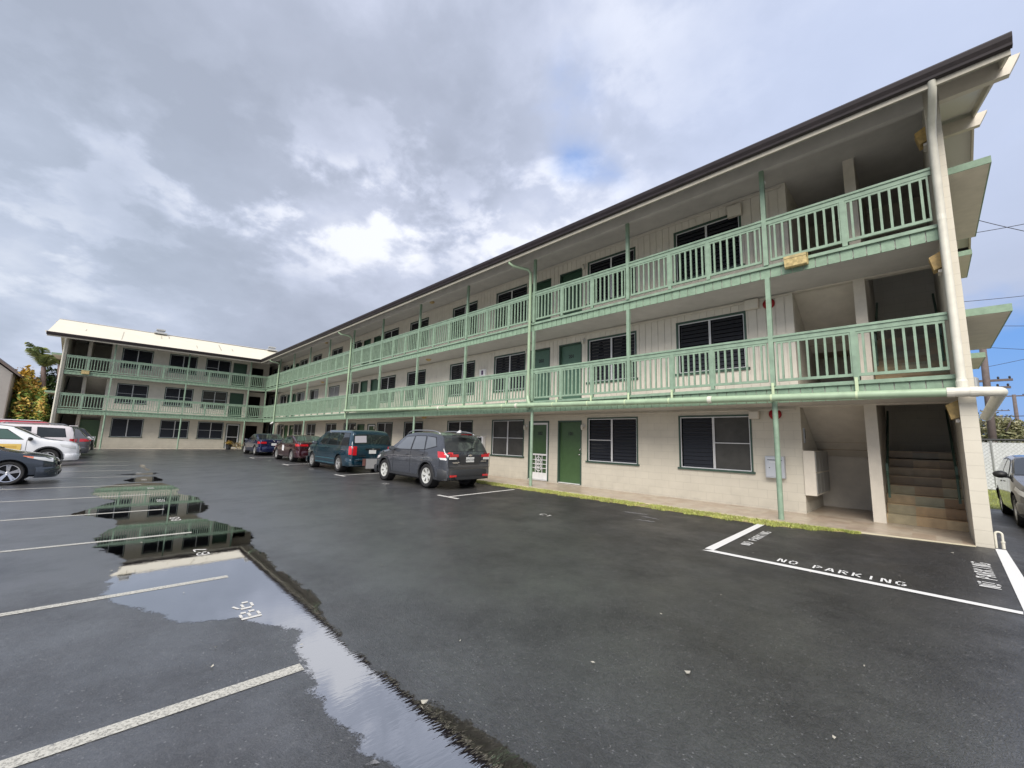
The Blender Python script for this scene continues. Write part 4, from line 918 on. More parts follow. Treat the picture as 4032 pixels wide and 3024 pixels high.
m_ = MB(); leaf_clump(m_, pc+V((0, 0, .2)), .45, .3, 120, .38, .03, rp_, .6); ch(m_, 'dry_leaves', leaf_mat('dry_leaves', [(.16, .11, .05), (.36, .28, .15), (.50, .42, .26)], 5), t, fix=False)
m_ = MB()
for i in range(9):
    a = rp_.random()*6.28; m_.tube([pc+V((0, 0, .05)), pc+V((math.cos(a)*.3, math.sin(a)*.3, .3+.2*rp_.random())), pc+V((math.cos(a)*.55, math.sin(a)*.55, .15+.5*rp_.random()))], .012, 5)
ch(m_, 'stalk', mat('dry_stalk', (.40, .33, .2), .8), t)
pots = [V((-36.6, -.5, .0))]
t = empty('potted_plant', pots[0], label='small pale leafy plant in a pot behind the blue sedan', cat='potted plant')
m_ = MB(); m_.lathe(pots[0], (0, 0, 1), [(.01, .001), (.01, .1), (.25, .14), (.25, .001)], 14); ch(m_, 'pot', M_BLKPL, t)
m_ = MB(); m_.tube([pots[0]+V((0, 0, .2)), pots[0]+V((0, .02, 1.1))], .015, 6); leaf_clump(m_, pots[0]+V((0, 0, 1.2)), .22, .2, 60, .16, .03, rp_, .6); ch(m_, 'leaves', leaf_mat('pale_leaves', [(.12, .16, .08), (.40, .44, .34)], 6), t, fix=False)
# ------------------------------------------------------------------ vehicles
def paint(name, col, metal=.35, rough=.32):
    return mat(name, col, rough*.75, metal*.6, .6, coat=1.)
M_CGLASS = mat('car_glass', (.012, .016, .018), .03, spec=.6, coat=.6)
M_CGLASS2 = mat('car_glass_sky_grey', (.10, .11, .12), .04, spec=.9, coat=1)  # grey base colour paints in part of the sky's reflection
M_TRIM = mat('car_black_trim', (.013, .013, .015), .35)
M_CLAD = mat('grey_cladding', (.032, .034, .038), .5, bump=.05)
def lerp(a, b, t): return a+(b-a)*t
def interp(keys, x):
    if x <= keys[0][0]: return keys[0][1]
    for (a, p), (b, q) in zip(keys, keys[1:]):
        if x <= b: return p+(q-p)*(x-a)/(b-a+1e-9)
    return keys[-1][1]
def make_car(label, loc, rz, L, W, wb, fo, tr, top, belt, body, cat='car', sw=.72, zb0=.21, glass=M_CGLASS, wins=(), wshield=None, rglass=None, rg_w=.9, spokes=5, twin=False, rimm=M_RIM, clad=None,
             plate='', tail=None, tailcap=None, head=True, handles=(), seams=(), rails=None, bumper=(.30, .62), name='parked_car', extras=None, tumble=.30, fplate=False, stripe=None, archr=None, rimr=.66, rear_box=True):
    root = empty(name, loc, rz, label=label, cat=cat)
    hw = W/2
    def T(s):
        d = .05; return (interp(top, s-d)+2*interp(top, s)+interp(top, s+d))/4 if d < s < L-d else interp(top, s)
    pl = [(0, .70), (.08, .83), (.3, .935), (.75, .99), (1.2, 1.), (L-.9, 1.), (L-.3, .975), (L-.1, .94), (L, .87)]
    def section(s):
        w = hw*interp(pl, s); zt = T(s); zb = zb0+interp([(0, .06), (.4, .0), (L-.5, 0), (L, .10)], s)
        b = interp(belt, s); zs = min(b, zt-.05); zl = zb+.06
        P = [(0, zb), (.86*w, zb), (.965*w, zl), (.99*w, lerp(zl, zs, .30)), (1.0*w, lerp(zl, zs, .55)), (.992*w, lerp(zl, zs, .82)), (.972*w, zs)]
        g = zt-zs; ze = zs+g*.86 if g > .12 else zs+g*.55
        we = .972*w-tumble*(ze-zs)-.012; P.append((lerp(.972*w, we, .5)+.006*min(1, g*4), lerp(zs, ze, .5))); P.append((we, ze))
        P += [(we-.05*min(1, g*3+.3), zt-.25*(zt-ze)), (we*.80, zt-.05*(zt-ze)), (we*.45, zt+.012), (0, zt+.022)]
        return P
    keys = sorted(set([0, .03, .08, .15, .25]+[round(L*i/46, 3) for i in range(47)]+[k[0] for k in top]+[L-.2, L-.1, L-.05, L-.02, L]))
    keys = [k for i, k in enumerate(keys) if i == 0 or k-keys[i-1] > .004]
    body_mb = MB(); rings = []
    for s in keys:
        P = section(s); x = L/2-s; ring = [(x, y, z) for y, z in P]+[(x, -y, z) for y, z in P[-2:0:-1]]; rings.append(ring)
    n = len(rings[0]); body_mb.v = [p for r in rings for p in r]
    for i in range(len(rings)-1):
        for k in range(n): body_mb.f.append((i*n+k, i*n+(k+1) % n, (i+1)*n+(k+1) % n, (i+1)*n+k))
    body_mb.f.append(tuple(range(n-1, -1, -1))); body_mb.f.append(tuple((len(rings)-1)*n+k for k in range(n)))
    B = body_mb.build('body', body, None)
    sf, sr = fo, fo+wb
    ar = archr or tr+.055
    cut = MB()
    for s in (sf, sr):
        for sg in (1, -1):
            N_ = 28; x = L/2-s; ring = [(x+ar*math.cos(2*math.pi*k/N_), tr+.01+ar*math.sin(2*math.pi*k/N_)) for k in range(N_)]
            A = [(p, sg*(hw+.2), q) for p, q in ring]; C_ = [(p, sg*(hw-.30), q) for p, q in ring]
            cut.add(A+C_, [tuple(range(N_)), tuple(range(2*N_-1, N_-1, -1))]+[(k, (k+1) % N_, N_+(k+1) % N_, N_+k) for k in range(N_)])
    cu = cut.build('cut', M_TRIM); bo = B.modifiers.new('b', 'BOOLEAN'); bo.operation = 'DIFFERENCE'; bo.object = cu; bo.solver = 'EXACT'
    bpy.context.view_layer.update(); me = bpy.data.meshes.new_from_object(B.evaluated_get(bpy.context.evaluated_depsgraph_get())); B.modifiers.clear(); B.data = me; bpy.data.objects.remove(cu)
    me.materials.clear(); me.materials.append(body); smooth_by_angle(B, 32); B.parent = root
    def side_y(s, z):
        P = section(s)[2:11]
        for (y0, z0), (y1, z1) in zip(P, P[1:]):
            if z0 <= z <= z1: return y0+(y1-y0)*(z-z0)/(z1-z0+1e-9)
        return P[0][0] if z < P[0][1] else P[-1][0]
    def sp(mb, q4, off, sg, nx=6, ny=4):      # patch on the side skin, corners (s,z)
        G = []
        for j in range(ny+1):
            for i in range(nx+1):
                u, v = i/nx, j/ny; s = lerp(lerp(q4[0][0], q4[1][0], u), lerp(q4[3][0], q4[2][0], u), v); z = lerp(lerp(q4[0][1], q4[1][1], u), lerp(q4[3][1], q4[2][1], u), v)
                G.append((L/2-s, sg*(side_y(s, z)+off), z))
        mb.add(G, [(j*(nx+1)+i, j*(nx+1)+i+1, (j+1)*(nx+1)+i+1, (j+1)*(nx+1)+i) for j in range(ny) for i in range(nx)])
    def tp(mb, s0, s1, f0, f1, off, nx=8, ny=10, inset=(0, 0)):     # patch on the top skin, f = fraction of half width
        G = []
        for j in range(ny+1):
            for i in range(nx+1):
                s = lerp(s0, s1, i/nx); P = section(s)[8:]; sl = (T(s+.02)-T(s-.02))/.04
                we = P[0][0]; y = lerp(f0, f1, j/ny)*we*(1-lerp(inset[0], inset[1], i/nx))
                ya = abs(y); z = P[-1][1]
                for (y1, z1), (y0, z0) in zip(P, P[1:]):
                    if y0 <= ya <= y1: z = z0+(z1-z0)*(ya-y0)/(y1-y0+1e-9)
                k = math.sqrt(1+sl*sl); G.append((L/2-s+off*sl/k*1.0, y, z+off/k))
        mb.add(G, [(j*(nx+1)+i, j*(nx+1)+i+1, (j+1)*(nx+1)+i+1, (j+1)*(nx+1)+i) for j in range(ny) for i in range(nx)])
    for sg in (1, -1):
        tm = MB()
        for q in wins:
            cx = sum(p[0] for p in q)/4; cz = sum(p[1] for p in q)/4
            qq = [(p[0]+math.copysign(.022, p[0]-cx), p[1]+math.copysign(.022, p[1]-cz)) for p in q]; sp(tm, qq, .004, sg)
        if wins: tm.build('window_trim', M_TRIM, B, fix=False)
        for q in wins:
            g = MB(); sp(g, q, .008, sg); g.build('side_window', glass, root, fix=False, smooth=True)
        sm = MB()
        for s, z0, z1 in seams: sp(sm, [(s-.007, z0), (s+.007, z0), (s+.007, z1), (s-.007, z1)], .0025, sg, 1, 10)
        if seams: sm.build('door_seams', M_BLACK, B, fix=False)
        for s, z in handles:
            h = MB(); y = side_y(s, z); h.box(FW, L/2-s-.09, L/2-s+.09, min(sg*(y+.01), sg*(y+.04)), max(sg*(y+.01), sg*(y+.04)), z-.016, z+.016); h.build('door_handle', body, root, bevel=.008)
        if wshield:
            s0 = wshield[0]+.12; z = interp(belt, s0)+.10; y = side_y(s0+.15, z); mr = MB()
            c = V((L/2-s0-.15, sg*(y+.13), z)); 
            mr.lathe(c+V((-.05, 0, 0)), (1, 0, 0), [(0, .001), (0, .085), (.04, .10), (.10, .085), (.14, .03), (.145, .001)], 14)
            mr.v = [(a, c.y+(b-c.y)*1.15, c.z+(d-c.z)*.80) for a, b, d in mr.v]; mo = mr.build('side_mirror', extras.get('mirror', body) if extras else body, root, smooth=True)
            ml = MB(); ml.box(FW, c.x-.03, c.x+.03, min(sg*(y-.03), sg*(y+.07)), max(sg*(y-.03), sg*(y+.07)), z-.07, z-.03); ml.build('mirror_arm', M_TRIM, mo)
            mg = MB(); mg.lathe(c+V((-.052, 0, 0)), (-1, 0, 0), [(0, .001), (0, .078)], 14); mg.v = [(a, c.y+(b-c.y)*1.15, c.z+(d-c.z)*.8) for a, b, d in mg.v]; mg.build('mirror_glass', M_CGLASS2, mo, fix=False)
        if head:
            h = MB(); hz = T(.25); sp(h, head if isinstance(head, (list, tuple)) else [(.03, hz-.30), (.55, hz-.17), (.62, hz-.07), (.06, hz-.16)], .010, sg, 6, 3); h.build('headlight', M_LENS, root, fix=False, smooth=True)
        if tail:
            for k, (q, m) in enumerate(tail):
                h = MB(); sp(h, q, .012+.004*k, sg, 5, 4); h.build('tail_light', m, root, fix=False, smooth=True)
        if tailcap:
            for (y0, y1, z0, z1, m) in tailcap:
                h = MB(); h.slab([(-L/2-.004, sg*y0*hw, z0), (-L/2-.004, sg*y1*hw, z0), (-L/2-.004, sg*y1*hw, z1), (-L/2-.004, sg*y0*hw, z1)], (-.022, 0, 0)); h.build('tail_light', m, root, bevel=.006)
        if clad:
            h = MB()
            zc = clad[1]
            for a, b in ((.05, sf-ar), (sf+ar, sr-ar), (sr+ar, L-.04)):
                sp(h, [(a, zb0+.065), (b, zb0+.065), (b, zc), (a, zc)], .012, sg, 8, 2)
            for s in (sf, sr):
                N_ = 20; P = []
                for k in range(N_+1):
                    t = math.radians(-25+230*k/N_)
                    for r_ in (ar-.002, ar+.055):
                        ss, z = s-r_*math.cos(t), tr+.01+r_*math.sin(t); z = max(z, zb0+.07); P.append((L/2-ss, sg*(side_y(min(max(ss, 0), L), z)+.018), z))
                h.add(P, [(2*k, 2*k+1, 2*k+3, 2*k+2) for k in range(N_)])
            h.build('side_cladding', clad[0], root, fix=False)
        if stripe:
            h = MB()
            for z in stripe[1:]: sp(h, [(sf+ar+.05, z), (sr-ar-.05, z), (sr-ar-.05, z+.035), (sf+ar+.05, z+.035)], .008, sg, 8, 1)
            h.build('side_moulding', stripe[0], root, fix=False)
        if rails:
            h = MB(); a, b = rails; yy = lambda s: sg*(section(s)[8][0]-.06)
            pts = [(L/2-a, yy(a), T(a)+.005)]+[(L/2-s, yy(s), T(s)+.055) for s in [a+.15+(b-a-.3)*i/6 for i in range(7)]]+[(L/2-b, yy(b), T(b)+.005)]
            h.tube(pts, .020, 8); h.build('roof_rail', mat('rail_metal', (.30, .31, .33), .35, metal=.6), root, smooth=True)
    if wshield:
        g = MB(); tp(g, wshield[0]-.02, wshield[1]+.02, -.99, .99, .004); g.build('windscreen_trim', M_TRIM, B, fix=False)
        g = MB(); tp(g, wshield[0], wshield[1], -.95, .95, .008); g.build('windscreen', M_CGLASS, root, fix=False, smooth=True)
    if rglass:
        g = MB(); tp(g, rglass[0], rglass[1], -rg_w, rg_w, .009); g.build('rear_window', glass if not (extras and 'rg' in extras) else extras['rg'], root, fix=False, smooth=True)
        wp_ = MB(); p0 = section(rglass[1]-.04); z = p0[-1][1]; x = L/2-rglass[1]
        if extras and 'wiper' in extras: wp_.tube([(x-.05, .05*0, z), (x-.04+extras['wiper'][0], extras['wiper'][1], z+extras['wiper'][2])], .012, 6); wp_.build('rear_wiper', M_TRIM, root)
    # bumpers
    z0, z1 = bumper
    for e, nm in ((-1, 'rear_bumper'), (1, 'front_bumper')):
        X = lambda d: e*(L/2-d)
        wf = .93 if e > 0 else .97
        pts = [(X(.42), hw*.985, 0), (X(.20), hw*.975, 0), (X(.07), hw*(wf-.07), 0), (X(-.005), hw*.72, 0), (X(-.035), hw*.40, 0)]
        pts = pts+[(a, -b, c) for a, b, c in pts[::-1]]
        h = MB(); zz0, zz1 = (z0, z1) if e < 0 else (z0-.06, z1-.10)
        N_ = len(pts); prof = [(zz0, -.03), (zz0+.04, .0), (zz1-.05, .012), (zz1, -.015)]
        vs = [(px+(-1 if px < 0 else 1)*o, py*(1+o/hw), z) for z, o in prof for px, py, _ in pts]
        h.add(vs, [(j*N_+i, j*N_+i+1, (j+1)*N_+i+1, (j+1)*N_+i) for j in range(3) for i in range(N_-1)]+[tuple(range(N_)), tuple(range(3*N_, 4*N_))[::-1]])
        bm_ = (extras or {}).get('bumper_mat', body); o = h.build(nm, bm_, root); smooth_by_angle(o, 40)
        if e > 0:
            g = MB(); g.box(FW, L/2+.0, L/2+.028, -hw*.45, hw*.45, zz1+.03, zz1+.15); g.build('grille', M_TRIM, root, bevel=.01)
            g = MB(); g.box(FW, L/2+.015, L/2+.045, -hw*.55, hw*.55, zz0+.06, zz0+.16); g.build('air_intake', M_TRIM, o, bevel=.01)
            for sg in (1, -1):
                g = MB(); g.lathe((L/2-.05, sg*hw*.74, zz0+.11), (1, 0, 0), [(0, .05), (.03, .045), (.035, .001)], 12); g.build('fog_light', M_LENS, root)
    if plate is not None:
        pz = (extras or {}).get('plate_z', .82); px = -L/2-.012+(extras or {}).get('plate_dx', 0)
        g = MB(); g.box(FW, px-.012, px, -.155, .155, pz-.076, pz+.076); pt = g.build('licence_plate', M_PLATE, root, bevel=.003)
        if plate:
            me = text_mesh(plate, .085, .001); me.materials.clear(); me.materials.append(M_BLKPL)
            for v in me.vertices: v.co = V((px-.0135-v.co.z, -v.co.x, pz+v.co.y-.005))
            o = bpy.data.objects.new('plate_text', me); COL.objects.link(o); o.parent = pt
    # wheels
    tw = .21
    for s in (sf, sr):
        for sg in (1, -1):
            c = V((L/2-s, sg*(hw-.02-tw/2), tr)); a = V((0, sg, 0)); rr = tr*rimr
            d = MB(); d.lathe(c, a, [(-tw*.3, .001), (-tw*.3, rr*.99), (-.02, rr*.99)], 24); d.lathe(c, a, [(-.01, .001), (-.01, rr*.62), (-.03, rr*.62)], 20); W_ = d.build('wheel', M_TRIM, root, fix=False)
            wl = MB(); wl.lathe((L/2-s, sg*(hw-.30), tr+.01), (0, sg, 0), [(.003, .001), (.003, ar-.004), (.26, ar-.004)], 24); wl.build('wheel_housing', M_BLACK, W_, fix=False)
            t = MB(); t.lathe(c, a, [(-tw/2, rr), (-tw/2, tr*.93), (-tw*.38, tr*.995), (0, tr), (tw*.38, tr*.995), (tw*.5, tr*.93), (tw*.5, rr*1.12), (tw*.42, rr)], 32); smooth_by_angle(t.build('tyre', M_RUB, W_, fix=False), 40)
            r_ = MB(); r_.lathe(c, a, [(tw*.40, rr*1.005), (tw*.46, rr*1.01), (tw*.44, rr*.93), (tw*.25, rr*.90), (-.02, rr*.9)], 32); r_.lathe(c, a, [(tw*.30, .001), (tw*.33, rr*.12), (tw*.28, rr*.2), (tw*.15, rr*.2)], 16)
            ux, uz = V((1, 0, 0)), V((0, 0, 1))
            for k in range(spokes):
                for tt in ((-.13, .13) if twin else (0,)):
                    t0 = 2*math.pi*k/spokes+.3; e = ux*math.cos(t0+tt)+uz*math.sin(t0+tt); e0 = ux*math.cos(t0+tt*.2)+uz*math.sin(t0+tt*.2); n_ = V((-e.z, 0, e.x))
                    w0, w1 = (rr*.10, rr*.085) if twin else (rr*.16, rr*.11)
                    if spokes >= 9: w0, w1 = rr*.06, rr*.05
                    A = [c+e0*rr*.15-n_*w0+a*tw*.30, c+e0*rr*.15+n_*w0+a*tw*.30, c+e*rr*.93+n_*w1+a*tw*.42, c+e*rr*.93-n_*w1+a*tw*.42]
                    r_.slab(A, -a*.035)
            r_.build('rim', rimm, W_, fix=False)
    return root, dict(section=section, sp=sp, tp=tp, T=T, side_y=side_y, L=L, hw=hw, W=W)

def zl(x, y): return hg(x, y)
# 1. grey SUV on the right
C_GREY = paint('slate_grey_paint', (.050, .055, .066), .35, .26)
L_ = 4.63
r, K = make_car('dark grey SUV with roof rails, nearest of the cars parked along the long wing', (-12.93, -1.98, zl(-13, -2)), math.pi, L_, 1.82, 2.67, .93, .355,
    [(0, .66), (.06, .84), (.3, .97), (1.10, 1.10), (1.30, 1.18), (2.02, 1.62), (2.5, 1.70), (3.5, 1.69), (4.12, 1.60), (4.22, 1.52), (4.47, 1.10), (4.60, 1.02), (4.63, .62)],
    [(0, .72), (1.0, .98), (1.6, 1.05), (3.4, 1.10), (4.4, 1.14), (4.63, 1.0)], C_GREY, glass=M_CGLASS2, wins=[[(1.62, 1.12), (2.60, 1.13), (2.62, 1.55), (2.12, 1.53)], [(2.68, 1.13), (3.42, 1.15), (3.30, 1.56), (2.70, 1.56)], [(3.48, 1.16), (4.02, 1.27), (3.86, 1.52), (3.40, 1.56)]],
    wshield=(1.30, 1.98), rglass=(4.22, 4.47), rg_w=.94, spokes=6, twin=True, rimm=mat('silver_rim', (.68, .69, .66), .35, metal=.35), clad=(M_CLAD, .36), plate='ZXX 729', handles=((2.42, .96), (3.3, .99)), seams=((1.55, .36, 1.1), (2.64, .36, 1.5), (3.45, .75, 1.5)), rails=(2.05, 4.0), bumper=(.28, .60),
    tail=[([(4.22, .93), (4.61, .93), (4.60, 1.09), (4.16, 1.12)], M_TAIL), ([(4.35, .87), (4.61, .87), (4.61, .93), (4.27, .93)], M_LENS)],
    tailcap=[(.50, .84, .96, 1.04, M_TAIL), (.58, .86, .885, .955, M_LENS), (.78, .87, 1.04, 1.08, M_TAIL)], extras=dict(plate_z=.88, mirror=M_CLAD, rg=mat('rear_glass_dark', (.04, .045, .048), .04, coat=1), wiper=(.10, -.35, .03), bumper_mat=M_CLAD))
x = -L_/2
g = MB(); g.box(FW, x-.028, x-.004, -.72, .72, .63, .655); g.build('tailgate_moulding', C_GREY, r, bevel=.006)
g = MB()
for sg in (1, -1): g.slab([(x-.005, sg*.80, .66), (x-.005, sg*.812, .66), (x-.005, sg*.812, 1.0), (x-.005, sg*.80, 1.0)], (-.004, 0, 0))
g.slab([(x-.005, -.80, .652), (x-.005, .80, .652), (x-.005, .80, .664), (x-.005, -.80, .664)], (-.004, 0, 0)); g.build('tailgate_gap', M_BLACK, r)
g = MB(); g.slab([(x-.005, -.36, .74), (x-.005, .36, .74), (x-.005, .44, .98), (x-.005, -.44, .98)], (-.005, 0, 0)); g.build('plate_recess', mat('recess_grey', (.03, .032, .036), .4), r)
g = MB(); g.box(FW, x+.16, x+.42, -.30, .30, 1.665, 1.69); g.box(FW, x+.20, x+.24, -.55, .55, 1.60, 1.625); g.build('spoiler', C_GREY, r, bevel=.01)
g = MB(); g.box(FW, x+.20, x+.235, -.20, .20, 1.63, 1.66); g.build('brake_light', M_TAIL, r)
g = MB(); g.prism(Fr((x+.62, 0, 0), (0, 1, 0), (1, 0, 0)), [(-.10, 1.70), (.10, 1.70), (-.05, 1.78), (-.09, 1.78)], -.02, .02); g.build('antenna', M_ALU, r)
g = MB(); g.lathe((x-.012, 0, 1.0), (-1, 0, 0), [(0, .001), (.006, .055), (0, .06)], 20); g.v = [(a, b*1.25, 1.0+(c-1.0)*.6) for a, b, c in g.v]; g.build('badge', M_CHROME, r)
for sg in (1, -1):
    g = MB(); g.box(FW, x-.045, x+.01, sg*.62-.11, sg*.62+.11, .37, .43); g.build('reflector', M_TAIL, r, bevel=.006)
g = MB(); g.slab([(x-.052, -.62, .38), (x-.052, .62, .38), (x-.047, .52, .30), (x-.047, -.52, .30)], (-.012, 0, 0)); g.build('skid_panel', M_CLAD, r)
g = MB()
for yy, w in ((.54, .26), (.56, .18)): g.box(FW, x-.02, x-.003, yy-w/2, yy+w/2, .80 if w > .2 else .775, .812 if w > .2 else .785)
g.box(FW, x-.02, x-.003, -.66, -.42, .825, .84); g.build('badge_letters', M_CHROME, r)

# 2. teal minivan
C_TEAL = paint('teal_paint', (.005, .030, .050), .35, .26)
L_ = 5.14
r, K = make_car('teal blue minivan with a missing rear bumper corner, second car from the grey SUV', (-19.62, -2.0, zl(-19.6, -2)), math.pi, L_, 1.95, 3.05, .98, .34,
    [(0, .70), (.08, .90), (.35, 1.02), (.95, 1.14), (1.15, 1.22), (2.0, 1.66), (2.5, 1.75), (4.7, 1.74), (4.93, 1.66), (4.97, 1.58), (5.08, 1.12), (5.13, 1.02), (5.14, .55)],
    [(0, .8), (1.0, 1.05), (5.0, 1.09), (5.14, 1.0)], C_TEAL, glass=M_CGLASS, wins=[[(1.72, 1.12), (2.62, 1.11), (2.66, 1.60), (2.28, 1.58)], [(2.74, 1.11), (3.72, 1.11), (3.68, 1.62), (2.78, 1.61)], [(3.84, 1.11), (4.84, 1.11), (4.70, 1.60), (3.80, 1.62)]],
    wshield=(1.17, 1.98), rglass=(4.965, 5.075), rg_w=.95, spokes=5, plate='', handles=((2.55, .98), (2.85, .98)), seams=((1.68, .3, 1.1), (2.70, .3, 1.6), (3.78, .3, 1.6)), stripe=(mat('teal_moulding', (.03, .10, .13), .35, coat=.5), .50, .66-.35), bumper=(.27, .58),
    tail=[([(4.97, .74), (5.12, .74), (5.10, 1.08), (4.93, 1.08)], M_TAIL)], tailcap=[(.70, .87, .72, 1.08, M_TAIL)], tumble=.22, extras=dict(plate_z=.86, wiper=(.10, -.30, .10)))
x = -L_/2
g = MB(); g.box(FW, x-.03, x-.004, -.33, .33, .95, 1.0); g.build('tailgate_handle', M_TRIM, r, bevel=.01)
g = MB(); g.box(FW, x-.034, x-.030, -.04, .04, .96, .99); g.box(FW, x-.02, x-.003, .30, .56, .74, .755); g.box(FW, x-.02, x-.003, .30, .56, .665, .685); g.build('badge_letters', M_CHROME, r)
g = MB(); g.box(FW, x-.075, x-.06, -.72, .28, .18, .58); g.build('bumper_patch', mat('dull_silver_sheet', (.40, .40, .41), .45, metal=.3, noise=.08), r)
g = MB(); g.box(FW, x-.075, x-.05, .30, .42, .30, .58); g.build('rusty_bumper_end', mat('rust', (.16, .07, .06), .8, noise=.3), r)
g = MB(); g.box(FW, x-.072, x-.05, .43, .78, .50, .53); g.box(FW, x-.072, x-.05, .50, .76, .33, .35); g.build('bumper_step', M_CHROME, r)
g = MB(); K['tp'](g, 4.985, 5.06, .30, .90, .013); g.build('window_sticker_film', mat('pale_film', (.36, .35, .38), .5, noise=.06, nscale=9), r, fix=False)

# 3. maroon sedan
C_MAR = paint('maroon_paint', (.040, .008, .013), .4, .26)
SED = lambda k: [(0, .58), (.06, .72), (.3, .82), (1.05, .95), (1.25, 1.0), (2.05, 1.38), (2.6, 1.455+k), (3.1, 1.43+k), (4.0, 1.12), (4.15, 1.09), (4.55, 1.07), (4.62, 1.0), (4.65, .60)]
SEDW = [[(1.62, .98), (2.50, 1.0), (2.52, 1.33), (2.02, 1.28)], [(2.58, 1.0), (3.38, 1.02), (3.20, 1.32), (2.60, 1.34)], [(3.43, 1.03), (3.66, 1.05), (3.42, 1.24), (3.30, 1.28)]]
SB = [(0, .66), (1.0, .90), (2.5, .95), (3.6, .99), (4.65, .96)]
r, K = make_car('maroon sedan with a white square sticker on its door', (-26.62, -1.75, zl(-26.6, -2)), math.pi, 4.65, 1.80, 2.70, .90, .33, SED(0), SB, C_MAR, wins=SEDW, wshield=(1.25, 2.02), rglass=(3.25, 3.98), rg_w=.92, spokes=10, plate='', handles=((2.35, .86), (3.2, .88)), seams=((1.5, .3, .95), (2.54, .3, 1.3), (3.3, .6, .98)),
    tail=[([(4.20, .84), (4.62, .86), (4.60, .97), (4.10, .99)], M_TAIL)], tailcap=[(.42, .86, .86, .97, M_TAIL)], glass=mat('car_glass_green', (.03, .05, .045), .03, coat=1), extras=dict(plate_z=.62), bumper=(.24, .62))
x = -4.65/2
g = MB(); K['sp'](g, [(2.02, .56), (2.36, .56), (2.36, .88), (2.02, .88)], .012, -1, 1, 3); K['sp'](g, [(2.02, .56), (2.36, .56), (2.36, .88), (2.02, .88)], .012, 1, 1, 3); st_ = g.build('door_sticker', M_WHITE, r, fix=False)
g = MB()
for sg in (1, -1):
    for i in range(12):
        a, b = 2*math.pi*i/12, 2*math.pi*(i+1)/12
        q = [(2.19+.07*math.cos(a), .72+.07*math.sin(a)), (2.19+.07*math.cos(b), .72+.07*math.sin(b)), (2.19+.055*math.cos(b), .72+.055*math.sin(b)), (2.19+.055*math.cos(a), .72+.055*math.sin(a))]; K['sp'](g, q, .016, sg, 1, 1)
g.build('sticker_emblem', mat('emblem_blue', (.25, .30, .45), .5), st_, fix=False)
g = MB(); g.box(FW, x-.03, x-.004, -.30, .30, .90, .925); g.box(FW, x-.05, x-.03, -.60, .60, .285, .305); g.box(FW, x-.03, x-.004, .33, .52, .78, .80); g.build('chrome_strip', M_CHROME, r)
# 4. navy sedan
C_NAVY = paint('navy_paint', (.006, .012, .055), .35, .24)
r, K = make_car('dark blue sedan parked farthest along the long wing', (-34.3, -1.75, zl(-34, -2)), math.pi, 4.65, 1.82, 2.80, .82, .335, SED(.01), SB, C_NAVY, wins=SEDW, wshield=(1.25, 2.02), rglass=(3.25, 3.98), rg_w=.92, spokes=10, plate='', handles=((2.35, .86), (3.2, .88)), seams=((1.5, .3, .95), (2.54, .3, 1.3)),
    tail=[([(4.20, .78), (4.62, .80), (4.60, .93), (4.16, .95)], M_TAIL)], tailcap=[(.50, .86, .80, .93, M_TAIL)], extras=dict(plate_z=.76), bumper=(.24, .60))
x = -4.65/2
g = MB(); g.lathe((x-.008, 0, .985), (-1, 0, 0), [(0, .045), (.006, .04), (.008, .001)], 16); g.box(FW, x-.03, x-.004, .12, .36, .90, .915); g.build('badge', M_CHROME, r)

# left row: nose or tail towards the lane (+y)
C_DK = paint('dark_blue_grey_paint', (.030, .040, .055), .4, .28)
S2 = [(0, .50), (.06, .68), (.3, .80), (1.0, .93), (1.25, .99), (2.05, 1.36), (2.6, 1.44), (3.1, 1.42), (4.0, 1.12), (4.45, 1.07), (4.55, 1.0), (4.6, .60)]
r, K = make_car('dark blue-grey sedan nosing into the lane, nearest on the left', (-19.78, -10.95-2.3, -.2), math.pi/2, 4.60, 1.80, 2.70, .93, .325, S2, [(0, .62), (1.0, .88), (2.5, .93), (4.6, .96)], C_DK, wins=SEDW[:2], wshield=(1.25, 2.02), rglass=(3.3, 3.98), spokes=5, twin=True, plate='', rimm=M_CHROME,
    head=[(.10, .62), (.62, .76), (.60, .80), (.12, .74)], handles=((2.35, .84),), seams=((1.5, .3, .93), (2.54, .3, 1.28)), bumper=(.24, .58), extras=dict(plate_z=.7), rimr=.74)
for sg in (1, -1):
    g = MB(); K['sp'](g, [(.50, .735), (.70, .80), (.69, .815), (.50, .785)], .014, sg, 2, 2)
    g.build('indicator', M_AMBER, r, fix=False)
g = MB(); g.tube([(4.6/2-1.20, .45, 1.0), (4.6/2-1.3, 0, 1.05)], .012, 5); g.build('wiper', M_TRIM, r)
C_WHT = paint('white_car_paint', (.80, .81, .83), .0, .3)
SUVT = [(0, .72), (.06, .92), (.3, 1.02), (1.0, 1.12), (1.2, 1.18), (2.0, 1.62), (2.6, 1.70), (3.6, 1.68), (4.1, 1.58), (4.45, 1.12), (4.58, 1.0), (4.6, .62)]
SUVB = [(0, .78), (1.0, 1.02), (3.4, 1.10), (4.6, 1.05)]; SUVW = [[(1.66, 1.12), (2.58, 1.13), (2.60, 1.53), (2.16, 1.50)], [(2.66, 1.13), (3.46, 1.15), (3.40, 1.55), (2.70, 1.55)], [(3.55, 1.18), (4.05, 1.28), (3.85, 1.50), (3.50, 1.54)]]
r, K = make_car('white SUV with a yellow sign on its door, second on the left', (-27.9, -10.75-2.3, -.2), math.pi/2, 4.60, 1.85, 2.66, .92, .36, SUVT, SUVB, C_WHT, wins=SUVW, wshield=(1.2, 1.97), rglass=(4.14, 4.42), spokes=5, plate='', clad=(M_CLAD, .34), glass=mat('car_glass_pale', (.06, .11, .09), .04, coat=1), seams=((1.55, .36, 1.1), (2.62, .36, 1.5)), extras=dict(mirror=M_TRIM), handles=((2.4, .98),))
